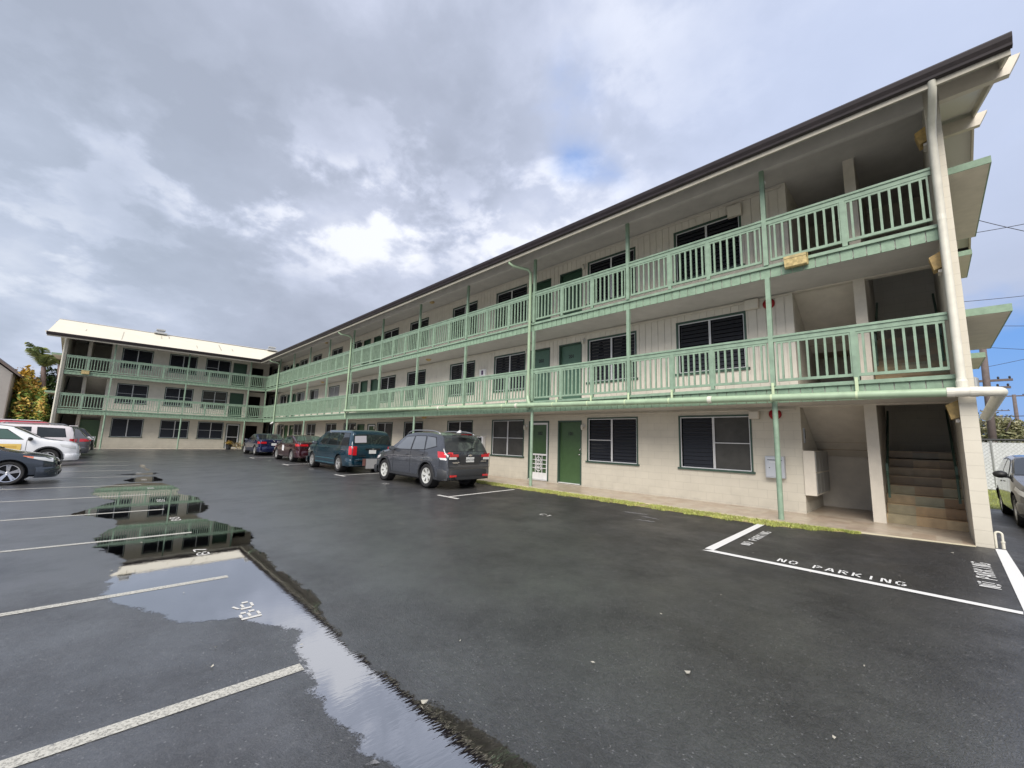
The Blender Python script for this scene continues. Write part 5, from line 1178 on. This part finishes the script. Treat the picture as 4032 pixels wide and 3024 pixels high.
g = MB(); K['sp'](g, [(1.68, .66), (2.30, .66), (2.30, .92), (1.68, .92)], .014, -1, 3, 3); sg_ = g.build('door_sign', mat('yellow_sign', (.74, .52, .14), .4), r, fix=False)
g = MB(); K['sp'](g, [(1.80, .82), (2.15, .82), (2.15, .84), (1.80, .84)], .018, -1, 3, 1); K['sp'](g, [(1.80, .76), (2.15, .76), (2.15, .78), (1.80, .78)], .018, -1, 3, 1); g.build('sign_print', mat('amber_print', (.55, .30, .03), .4), sg_, fix=False)
C_SIL = paint('pearl_silver_paint', (.72, .67, .68), .1, .3)
VANT = [(0, .70), (.08, .90), (.35, 1.02), (.95, 1.14), (1.15, 1.22), (2.0, 1.66), (2.5, 1.76), (4.6, 1.75), (4.9, 1.68), (4.98, 1.56), (5.07, 1.10), (5.09, 1.0), (5.1, .55)]
r, K = make_car('pearl silver minivan with its tail to the lane, behind the white SUV', (-31.2, -11.02-2.55, -.2), -math.pi/2, 5.10, 1.95, 3.03, .98, .34, VANT, [(0, .8), (1.0, 1.05), (5.1, 1.09)], C_SIL, wins=[[(1.72, 1.12), (2.62, 1.11), (2.66, 1.60), (2.28, 1.58)], [(2.74, 1.17), (3.62, 1.17), (3.58, 1.62), (2.78, 1.61)], [(3.84, 1.19), (4.76, 1.19), (4.66, 1.58), (3.80, 1.62)]],
    wshield=(1.17, 1.98), rglass=(4.965, 5.06), rg_w=.95, plate='', tail=[([(4.90, .82), (5.08, .82), (5.06, 1.10), (4.90, 1.10)], M_TAIL)], tailcap=[(.70, .87, .80, 1.10, M_TAIL)], tumble=.22, rails=(2.6, 4.7))
g = MB(); x = -2.55; g.box(FW, x+.0, x+.30, -.62, .62, 1.72, 1.75); g.build('spoiler', C_SIL, r, bevel=.01)
C_GR2 = paint('mid_grey_paint', (.12, .12, .13), .4, .3)
r, K = make_car('grey SUV backed in beyond the silver minivan', (-34.1, -10.55-2.35, -.2), -math.pi/2, 4.7, 1.88, 2.75, .95, .36, [(a if a < 4 else a+.1, b) for a, b in SUVT], SUVB, C_GR2, wins=SUVW, wshield=(1.2, 1.97), rglass=(4.16, 4.50), rg_w=.93, plate='', clad=(M_CLAD, .38), tail=[([(4.30, .90), (4.67, .92), (4.66, 1.06), (4.30, 1.06)], M_TAIL)], tailcap=[(.45, .86, .93, 1.04, M_TAIL)])
C_BLK = paint('black_car_paint', (.012, .012, .014), .3, .24)
r, K = make_car('black SUV mostly hidden beyond the grey SUV', (-36.9, -10.42-2.3, -.17), -math.pi/2, 4.6, 1.85, 2.66, .92, .36, SUVT, SUVB, C_BLK, wins=SUVW, wshield=(1.2, 1.97), rglass=(4.14, 4.42), plate='', tail=[([(4.30, .90), (4.58, .92), (4.56, 1.12), (4.30, 1.12)], M_LENS)], tailcap=[(.70, .87, .88, 1.12, M_LENS)])
C_RED = paint('faded_red_paint', (.50, .06, .09), .05, .4)
r, K = make_car('red van with a pale roof top, farthest on the left', (-39.6, -12.4-2.5, -.1), -math.pi/2, 5.0, 1.9, 3.0, .95, .34, [(a, b+.11 if b > 1.3 else b) for a, b in VANT[:-3]]+[(4.95, 1.1), (5.0, .6)], [(0, .8), (1.0, 1.05), (5.0, 1.09)], C_RED, wins=[[(1.72, 1.12), (2.62, 1.11), (2.66, 1.60), (2.28, 1.58)], [(2.74, 1.12), (3.62, 1.12), (3.58, 1.62), (2.78, 1.61)]], wshield=(1.17, 1.98), plate='', name='parked_van', cat='van')
g = MB(); g.box(FW, -2.0, .6, -.62, .62, 1.885, 1.93); g.build('roof_top', C_WHT, r, bevel=.02)
# sliver of a white car at the left edge
r, K = make_car('white hatchback poking its nose in at the left edge of the lot', (-7.97, -11.28-2.1, -.2), math.pi/2, 4.2, 1.75, 2.55, .82, .32, [(0, .5), (.06, .66), (.3, .78), (1.0, .95), (1.9, 1.42), (2.6, 1.48), (3.7, 1.42), (4.15, 1.0), (4.2, .6)], [(0, .6), (1.0, .88), (4.2, .98)], C_WHT, wins=[[(1.6, .98), (2.5, 1.0), (2.5, 1.34), (2.0, 1.3)], [(2.58, 1.0), (3.4, 1.02), (3.2, 1.34), (2.6, 1.36)]], wshield=(1.1, 1.85), rglass=(3.75, 4.1), plate='')
# car beside the end wall
r, K = make_car('dark grey hatchback facing the camera beside the end wall', (1.42, 4.95, 0), -math.pi/2, 4.30, 1.76, 2.55, .85, .32, [(0, .56), (.06, .72), (.3, .84), (1.0, 1.0), (1.15, 1.04), (1.9, 1.42), (2.5, 1.47), (3.5, 1.42), (4.1, 1.05), (4.26, .95), (4.3, .6)], [(0, .64), (1.0, .92), (4.3, 1.0)], paint('charcoal_paint', (.075, .075, .075), .45, .3),
    wins=[[(1.45, 1.0), (2.4, 1.02), (2.42, 1.36), (1.98, 1.33)], [(2.5, 1.02), (3.4, 1.05), (3.2, 1.34), (2.52, 1.37)]], wshield=(1.15, 1.86), rglass=(3.6, 4.05), plate='', head=[(.05, .60), (.62, .74), (.60, .82), (.08, .70)], seams=((1.4, .3, .98), (2.45, .3, 1.3)), extras=dict(mirror=M_BLKPL), handles=((2.3, .86),))
# ------------------------------------------------------------------ vegetation and the world beyond
def crown(name, c, rx, ry, rz, n, size, m, parent, seed=1, clumps=16, flat=.6):
    r = random.Random(seed); mb = MB(); c = V(c); cl = []
    for i in range(clumps):
        d = V((r.gauss(0, 1), r.gauss(0, 1), r.gauss(0, 1))).normalized()*(.35+.6*r.random()); cl.append((V((d.x*rx, d.y*ry, d.z*rz)), .28+.2*r.random()))
    for i in range(n):
        o, k = cl[r.randrange(clumps)]; d = V((r.gauss(0, 1), r.gauss(0, 1), r.gauss(0, 1))).normalized()*(r.random()**.4)
        p = c+o+V((d.x*rx*k*1.4, d.y*ry*k*1.4, d.z*rz*k*1.3)); s = size*(.6+.8*r.random())
        a = V((r.gauss(0, 1), r.gauss(0, 1), r.gauss(0, flat))).normalized(); b = a.cross(V((r.gauss(0, 1), r.gauss(0, 1), r.gauss(0, 1)))).normalized()
        mb.add([p-a*s, p-b*s*.45, p+a*s, p+b*s*.45], ((0, 1, 2, 3),))
    return mb.build(name, m, parent, fix=False)
M_CROTON = leaf_mat('croton_hedge_leaves', [(.05, .10, .03), (.10, .20, .045), (.22, .30, .06), (.62, .42, .10), (.75, .45, .16)], .75)
M_CROT2 = leaf_mat('yellow_croton_leaves', [(.16, .18, .04), (.55, .36, .06), (.78, .50, .10), (.85, .58, .22)], .9)
M_LEAF = leaf_mat('dark_leaves', [(.018, .045, .014), (.045, .09, .025), (.09, .14, .04)], .8)
M_BARK = mat('palm_bark', (.20, .15, .14), .85, noise=.3, nscale=6, bump=.4, bscale=12)
def bush(name, label, c, rx, ry, rz, n, size, m, seed, cat='shrub', group=None, stems=5):
    t = empty(name, (c[0], c[1], -.2), label=label, cat=cat, group=group)
    z0 = -.2; r = random.Random(seed+50); mb = MB()
    for i in range(stems):
        a = r.random()*6.28; mb.tube([(math.cos(a)*.1, math.sin(a)*.1, 0), (math.cos(a)*rx*.4, math.sin(a)*ry*.4, (c[2]-z0)*.6), (math.cos(a+.4)*rx*.6, math.sin(a+.4)*ry*.6, (c[2]-z0)+rz*.4)], [.06, .04, .015], 6)
    mb.build('trunk', M_BARK, t, smooth=True)
    crown('crown', (0, 0, c[2]-z0), rx, ry, rz, n, size, m, t, seed); return t
bush('croton_shrub', 'tall yellow-orange croton shrub beside the grey building', (-47.3, -14.7, 3.7), 1.1, .95, 1.6, 3200, .13, M_CROT2, 1)
bush('croton_shrub', 'green and orange croton shrub in the middle of the hedge', (-46.3, -14.1, 2.5), 1.1, .9, 2.3, 4200, .13, M_CROTON, 2)
bush('croton_shrub', 'green croton shrub with orange tips beside the short wing\'s pipe', (-45.2, -13.35, 2.2), 1.0, .5, 2.0, 3400, .12, M_CROTON, 3)
bush('shrub', 'tall dark green shrub filling the gap behind the short wing\'s pipe', (-49.5, -13.3, 3.2), .9, .9, 2.6, 3600, .13, M_LEAF, 14)
bush('shrub', 'low dark green shrub at the foot of the croton hedge', (-45.5, -14.3, .9), 1.2, 1.0, 1.0, 2200, .11, M_LEAF, 4)
bush('tree', 'rusty brown leaved tree behind the croton hedge', (-52., -15.2, 4.6), 1.6, 1.5, 1.0, 1500, .15, leaf_mat('rusty_leaves', [(.10, .045, .03), (.20, .09, .03), (.30, .16, .05)], 1.), 6, 'tree')
# palms
def palm(label, base, top, nf, fl, seed, m, tr=.20, start=0.):
    t = empty('palm_tree', base, label=label, cat='palm tree'); base = V(base); top = V(top)-base; r = random.Random(seed)
    mb = MB(); pts = [V((0, 0, 0)).lerp(top, i/8)+V((0, .25*math.sin(i/8*math.pi), 0)) for i in range(9)]; mb.tube(pts, [tr*(1.25-.4*i/8)+(.012 if i % 2 else 0) for i in range(9)], 12); mb.build('trunk', M_BARK, t, smooth=True)
    cr = MB(); rc = MB()
    for k in range(nf):
        a = start+2*math.pi*k/nf+(r.random()-.5)*.4; el = .35+.95*r.random(); h = V((math.cos(a), math.sin(a), 0)); P = []; ln = fl*(.8+.35*r.random())
        for i in range(13):
            s = i/12; P.append(top+h*ln*s*(.98-.28*s)*math.cos(el*.75)+V((0, 0, ln*(s*(.25+1.05*math.sin(el))-s*s*(.40+.26*math.sin(el))))))
        rc.tube(P, [.03*(1-i/14) for i in range(13)], 5)
        for i in range(1, 60):
            s = i/60; j = min(11, int(s*12)); p = P[j].lerp(P[j+1], s*12-j); d = (P[j+1]-P[j]).normalized(); sd = d.cross(V((0, 0, 1))).normalized()
            ll = fl*.26*math.sin(math.pi*(.12+.82*s))+.08
            for sg in (1, -1):
                q = p+sd*sg*ll*.75+d*ll*.35+V((0, 0, -ll*(.15+.35*r.random()))); w = .022
                cr.add([p-d*w, p+d*w, p.lerp(q, .6)+d*w*.9+V((0, 0, .04)), q, p.lerp(q, .6)-d*w*.9+V((0, 0, .04))], ((0, 1, 2, 3, 4),))
    rc.build('frond_stems', M_LEAF, t); cr.build('crown', m, t, fix=False)
M_PALM = leaf_mat('palm_leaves', [(.12, .18, .08), (.22, .30, .11), (.42, .45, .17), (.55, .55, .30)], 1.)
palm('coconut palm with arching fronds behind the croton hedge', (-47.6, -13.9, -.2), (-47.8, -13.9, 6.0), 13, 2.5, 12, M_PALM, .15, 2.2)
palm('younger palm with a pale trunk close to the end of the short wing', (-46.8, -13.12, -.2), (-47.0, -13.05, 6.2), 6, .9, 21, M_PALM, .12)
# neighbouring building at far left
t = empty('neighbour_building', (-45., -15., -.2), label='plain grey neighbouring building with a sloping brown roof edge, far left', cat='building')
m_ = MB(); FN = Fr((0, 0, 0), (-1, 0, 0), (0, -1, 0))
m_.prism(FN, [(0, 0), (0, 5.25), (5, 9.6), (10, 5.25), (10, 0)], 0, 14); ch_w = m_.build('wall', mat('grey_render', (.34, .32, .30), .8, noise=.06, nscale=2, bump=.1), t)
m_ = MB()
for a, b in (((-.35, 5.05), (5, 9.75)), ((5, 9.75), (10.35, 5.05))): m_.slab([FN(-.25, a[0], a[1]), FN(14.2, a[0], a[1]), FN(14.2, b[0], b[1]), FN(-.25, b[0], b[1])], (0, 0, .16))
m_.build('roof', mat('brown_roof', (.13, .10, .09), .7), t)
m_ = MB(); m_.box(FN, -.01, .05, .0, .06, 0, 5.2); m_.build('corner_trim', mat('corner_brown', (.20, .17, .15), .6), t)

# fence with pale slats at right
t = empty('chain_fence', (3., 16.1, 0), label='chain-link fence woven with pale slats at the back of the lawn', cat='fence')
m_ = MB()
for i in range(9): x = -6+2.4*i; m_.tube([(x-3., 0, -.1), (x-3., 0, 2.05)], .032, 8)
m_.build('post', M_STEEL, t)
m_ = MB(); m_.tube([(-9., 0, 2.06), (12., 0, 2.06)], .045, 8); m_.build('top_rail', M_BLKPL, t)
m_ = MB()
for i in range(260):
    x = -9+i*.08; m_.add([(x-.042, -.012, .04), (x+.036, -.012, .04), (x+.036, .012, 1.95), (x-.042, .012, 1.95)], ((0, 1, 2, 3),))
m_.build('slats', mat('pale_slats', (.66, .68, .70), .5, noise=.12, nscale=9), t, fix=False)
m_ = MB(); n = 150
for i in range(n):
    x = -9+i*.14
    for sg in (1, -1):
        a, b = (x, x+sg*2.0); m_.add([(a-.006, -.03, .02), (a+.006, -.03, .02), (b+.006, -.03, 2.02), (b-.006, -.03, 2.02)], ((0, 1, 2, 3),))
m_.build('wire_mesh', M_STEEL, t, fix=False)
def tree(label, c, r_, zc, rz, n, size, m, seed, group='trees beyond the fence'):
    t = empty('tree', (c[0], c[1], -.2), label=label, cat='tree', group=group); mb = MB()
    mb.tube([(0, 0, 0), (.1, .1, zc*.5), (.0, .0, zc)], [.25, .2, .1], 8)
    for k in range(5):
        a = k*1.3; mb.tube([(0, 0, zc*.55), (math.cos(a)*r_*.5, math.sin(a)*r_*.5, zc+.2*rz), (math.cos(a)*r_*.8, math.sin(a)*r_*.8, zc+.6*rz)], [.1, .06, .02], 6)
    mb.build('trunk', M_WOOD, t, smooth=True); crown('crown', (0, 0, zc), r_, r_, rz, n, size, m, t, seed, 14)
M_OLIVE = leaf_mat('olive_leaves', [(.07, .09, .05), (.17, .18, .08), (.28, .26, .14), (.36, .34, .26)], .5)
tree('olive green tree just behind the end wall beyond the fence', (3.2, 38.), 1.5, 3.3, 1.5, 5200, .12, M_OLIVE, 31)
tree('grey-brown thin tree between the utility poles', (5.1, 44.), 2.0, 3.0, 1.6, 4800, .13, leaf_mat('grey_leaves', [(.12, .11, .10), (.25, .23, .20), (.36, .34, .30)], .5), 32)
tree('rounded olive tree at the right edge beyond the fence', (7.2, 46.), 2.2, 3.1, 1.7, 6000, .13, M_OLIVE, 33)
def pole(x, y, h, r_, label, arms, lean=0.):
    t = empty('utility_pole', (x, y, -.2), label=label, cat='utility pole'); m_ = MB(); m_.tube([(0, 0, 0), (lean, 0, h)], [r_*1.15, r_*.85], 12); m_.build('pole', M_WOOD, t, smooth=True)
    for z, w in arms:
        m_ = MB(); m_.box(FW, -w, w, -.06, .06, z-.06, z+.06); a = m_.build('crossarm', M_WOOD, t)
        m_ = MB()
        for k in (-.9, -.5, .5, .9): m_.lathe((w*k, 0, z+.06), (0, 0, 1), [(0, .03), (.05, .05), (.12, .045), (.15, .01)], 8)
        m_.build('insulator', M_WIRE, a)
    return t
P1_ = pole(1.80, 24., 9.5, .15, 'thick weathered utility pole closest behind the end wall', [(5.65, 1.0), (5.25, .9)], .12)
m_ = MB(); m_.lathe((-.38, -.2, 5.2), (0, 0, 1), [(0, .001), (0, .17), (.6, .17), (.66, .1), (.7, .001)], 14); m_.build('transformer', M_STEEL, P1_)
pole(6.3, 60., 8.2, .17, 'slender utility pole with one crossarm on the right', [(8.05, 1.3)])
pole(6.7, 85., 8.3, .16, 'far small utility pole with one crossarm between the others', [(8.2, 1.5)])
def wire(label, a, b, sag, r_=.012):
    m_ = MB(); a, b = V(a), V(b); n = 14; pts = [a.lerp(b, i/n)-V((0, 0, sag*4*(i/n)*(1-i/n))) for i in range(n+1)]; L0 = a.copy(); m_.tube(pts, r_, 5)
    o = m_.build('wire', M_WIRE, None, loc=L0); tag(o, label, 'wire', 'overhead wires beside the end wall')
wire('upper twisted service wire near the third floor canopy', (1.12, 12., 10.2), (5.2, 12.5, 7.6), .15)
wire('lower service wire crossing the upper one beside the third floor canopy', (1.08, 12., 9.6), (5.2, 12.2, 9.7), .12)
wire('wire passing just above the second floor canopy', (.5, 16., 8.1), (5.5, 16.5, 8.0), .08)
wire('thin wire below the second floor canopy, upper of two', (.9, 20., 7.9), (6., 20.5, 7.2), .1)
wire('thin wire below the second floor canopy, lower of two', (1.0, 22., 7.2), (6.5, 22.5, 6.2), .1)
wire('wire rising to the right from the thick pole', (1.85, 24., 6.2), (9., 26., 8.4), .15)
wire('low dark wire running right from the thick pole above the trees', (1.8, 24., 3.5), (9., 25., 3.75), .05, .02)

# ------------------------------------------------------------------ sky, light, camera
W_ = bpy.data.worlds.new('World'); SC.world = W_; W_.use_nodes = True; nt = W_.node_tree; N = nt.nodes; L = nt.links
bg = N['Background']; SUN_EL, SUN_AZ = R(44), R(152)      # compass azimuth measured from +y towards +x
sky = N.new('ShaderNodeTexSky'); sky.sky_type = 'NISHITA'; sky.sun_disc = False; sky.sun_elevation = SUN_EL; sky.sun_rotation = SUN_AZ; sky.air_density = 1.6; sky.dust_density = .6; sky.ozone_density = 2.5
tc = N.new('ShaderNodeTexCoord'); gen = tc.outputs['Generated']
def mth(op, *a, clamp=False):
    q = N.new('ShaderNodeMath'); q.operation = op; q.use_clamp = clamp
    for i, k in enumerate(a):
        if isinstance(k, (int, float)): q.inputs[i].default_value = k
        else: L.new(k, q.inputs[i])
    return q.outputs[0]
sep = N.new('ShaderNodeSeparateXYZ'); L.new(gen, sep.inputs[0])
den = mth('MAXIMUM', mth('ADD', sep.outputs['Z'], .30), .12)
cx = N.new('ShaderNodeCombineXYZ'); L.new(mth('DIVIDE', sep.outputs['X'], den), cx.inputs['X']); L.new(mth('DIVIDE', sep.outputs['Y'], den), cx.inputs['Y'])
def noi(scale, det, rough, dist=0., off=(0, 0, 0)):
    mp = N.new('ShaderNodeMapping'); mp.inputs['Location'].default_value = off; L.new(cx.outputs[0], mp.inputs[0])
    n = N.new('ShaderNodeTexNoise'); n.inputs['Scale'].default_value = scale; n.inputs['Detail'].default_value = det; n.inputs['Roughness'].default_value = rough; n.inputs['Distortion'].default_value = dist
    L.new(mp.outputs[0], n.inputs['Vector']); return n.outputs['Fac']
def blob(px, py, sigma):       # soft lobe around a compass direction
    d = view_dir(px, py); dp = N.new('ShaderNodeVectorMath'); dp.operation = 'DOT_PRODUCT'; dp.inputs[1].default_value = d
    nm = N.new('ShaderNodeVectorMath'); nm.operation = 'NORMALIZE'; L.new(gen, nm.inputs[0]); L.new(nm.outputs[0], dp.inputs[0])
    return mth('EXPONENT', mth('MULTIPLY', mth('SUBTRACT', dp.outputs['Value'], 1.), 2/(sigma*sigma)))
def total(items):
    s = None
    for px, py, sg, w in items:
        v = mth('MULTIPLY', blob(px, py, sg), w); s = v if s is None else mth('ADD', s, v)
    return s
n1 = noi(1.7, 9, .54, .15, (1.3, .4, 0)); n2 = noi(4.2, 8, .56, .1, (5.1, 2.2, 1)); n3 = noi(.8, 4, .5, .2, (8, 3, 2))
base = mth('ADD', mth('MULTIPLY', mth('SUBTRACT', n1, .5), 1.4), mth('ADD', mth('MULTIPLY', mth('SUBTRACT', n2, .5), .75), mth('MULTIPLY', mth('SUBTRACT', n3, .5), .7)))
shape = total([(1420, 820, .16, .34), (1000, 760, .10, .16), (2150, 900, .17, .36), (1850, 1000, .14, .14), (1400, 60, .22, .18), (80, 650, .16, .16), (60, 1080, .10, .10), (2500, 330, .26, .10),
               (800, 380, .26, -.30), (350, 130, .22, -.24), (2050, 560, .18, -.16), (1180, 560, .12, -.20), (500, 960, .18, -.12), (1100, 1230, .16, -.12), (900, 640, .10, -.08), (1700, 560, .14, -.12)])
nP = noi(5.4, 9, .55, .12, (2.1, 7.2, 3))
pf = N.new('ShaderNodeMapRange'); pf.interpolation_type = 'SMOOTHSTEP'; pf.inputs['From Min'].default_value = .43; pf.inputs['From Max'].default_value = .60; L.new(nP, pf.inputs['Value'])
puff = mth('MULTIPLY', pf.outputs['Result'], total([(1420, 790, .17, .40), (900, 760, .16, .36), (2150, 860, .18, .46), (1750, 900, .12, .22), (2650, 300, .24, .22), (350, 500, .22, .24), (100, 1000, .14, .22), (1700, 330, .16, .16)]))
val = mth('ADD', mth('ADD', mth('ADD', base, shape), puff), .48)
cr = N.new('ShaderNodeValToRGB'); L.new(val, cr.inputs[0]); e = cr.color_ramp.elements
CLD = .0
e[0].position = .12; e[0].color = (.185, .205, .255, 1); e[1].position = 1.0; e[1].color = (.45, .462, .505, 1)
k = e.new(.42); k.color = (.220, .242, .300, 1); k = e.new(.64); k.color = (.280, .303, .372, 1)
# warmer and cooler tints over the dome
right = total([(3300, 500, .5, 1.), (3900, 300, .4, .6)])
mx0 = N.new('ShaderNodeMix'); mx0.data_type = 'RGBA'; L.new(mth('MULTIPLY', right, .55, clamp=True), mx0.inputs['Factor']); L.new(cr.outputs[0], mx0.inputs['A']); mx0.inputs['B'].default_value = (.275, .315, .42, 1)
left = total([(0, 1000, .35, 1.)])
mx1 = N.new('ShaderNodeMix'); mx1.data_type = 'RGBA'; L.new(mth('MULTIPLY', left, .40, clamp=True), mx1.inputs['Factor']); L.new(mx0.outputs['Result'], mx1.inputs['A']); mx1.inputs['B'].default_value = (.215, .26, .32, 1)
# clear gaps where the real sky shows
gap = mth('ADD', total([(3980, 1560, .10, 1.2), (4100, 1450, .12, .7), (2260, 650, .07, .46), (2440, 690, .06, .40), (2280, 260, .12, .30), (900, 640, .12, .26), (1700, 480, .16, .22), (3900, 700, .14, .30)]), mth('MULTIPLY', mth('SUBTRACT', n2, .5), .9))
gf = N.new('ShaderNodeMapRange'); gf.interpolation_type = 'SMOOTHSTEP'; gf.inputs['From Min'].default_value = .28; gf.inputs['From Max'].default_value = .95; L.new(gap, gf.inputs['Value'])
vm = N.new('ShaderNodeVectorMath'); vm.operation = 'SCALE'; vm.inputs['Scale'].default_value = .05; L.new(sky.outputs[0], vm.inputs[0])
mx2 = N.new('ShaderNodeMix'); mx2.data_type = 'RGBA'; L.new(gf.outputs['Result'], mx2.inputs['Factor']); L.new(mx1.outputs['Result'], mx2.inputs['A']); bl = N.new('ShaderNodeMix'); bl.data_type = 'RGBA'; bl.inputs['Factor'].default_value = .75; L.new(vm.outputs[0], bl.inputs['A']); bl.inputs['B'].default_value = (.06, .165, .42, 1); L.new(bl.outputs['Result'], mx2.inputs['B'])
L.new(mx2.outputs['Result'], bg.inputs['Color']); bg.inputs['Strength'].default_value = 1.

sl = bpy.data.lights.new('sun', 'SUN'); sl.energy = 2.2; sl.angle = R(42); sl.color = (1, .94, .86); so = bpy.data.objects.new('sun', sl); COL.objects.link(so)
sd_ = V((math.sin(SUN_AZ)*math.cos(SUN_EL), math.cos(SUN_AZ)*math.cos(SUN_EL), math.sin(SUN_EL))); so.rotation_euler = sd_.to_track_quat('Z', 'Y').to_euler(); so.location = sd_*60

cam = bpy.data.cameras.new('camera'); cam.sensor_width = 36; cam.lens = CAM['f']/4032*36; cam.clip_start = .05; cam.clip_end = 2000
co = bpy.data.objects.new('camera', cam); COL.objects.link(co); M = Matrix((RT, UP, -FWD)).transposed().to_4x4(); M.translation = V(CAM['c']); co.matrix_world = M; SC.camera = co
SC.view_settings.view_transform = 'Standard'; SC.view_settings.look = 'None'; SC.view_settings.gamma = 1; SC.view_settings.exposure = 1.14
SC.cycles.max_bounces = 8; SC.cycles.diffuse_bounces = 2; SC.cycles.glossy_bounces = 4; SC.cycles.transparent_max_bounces = 12
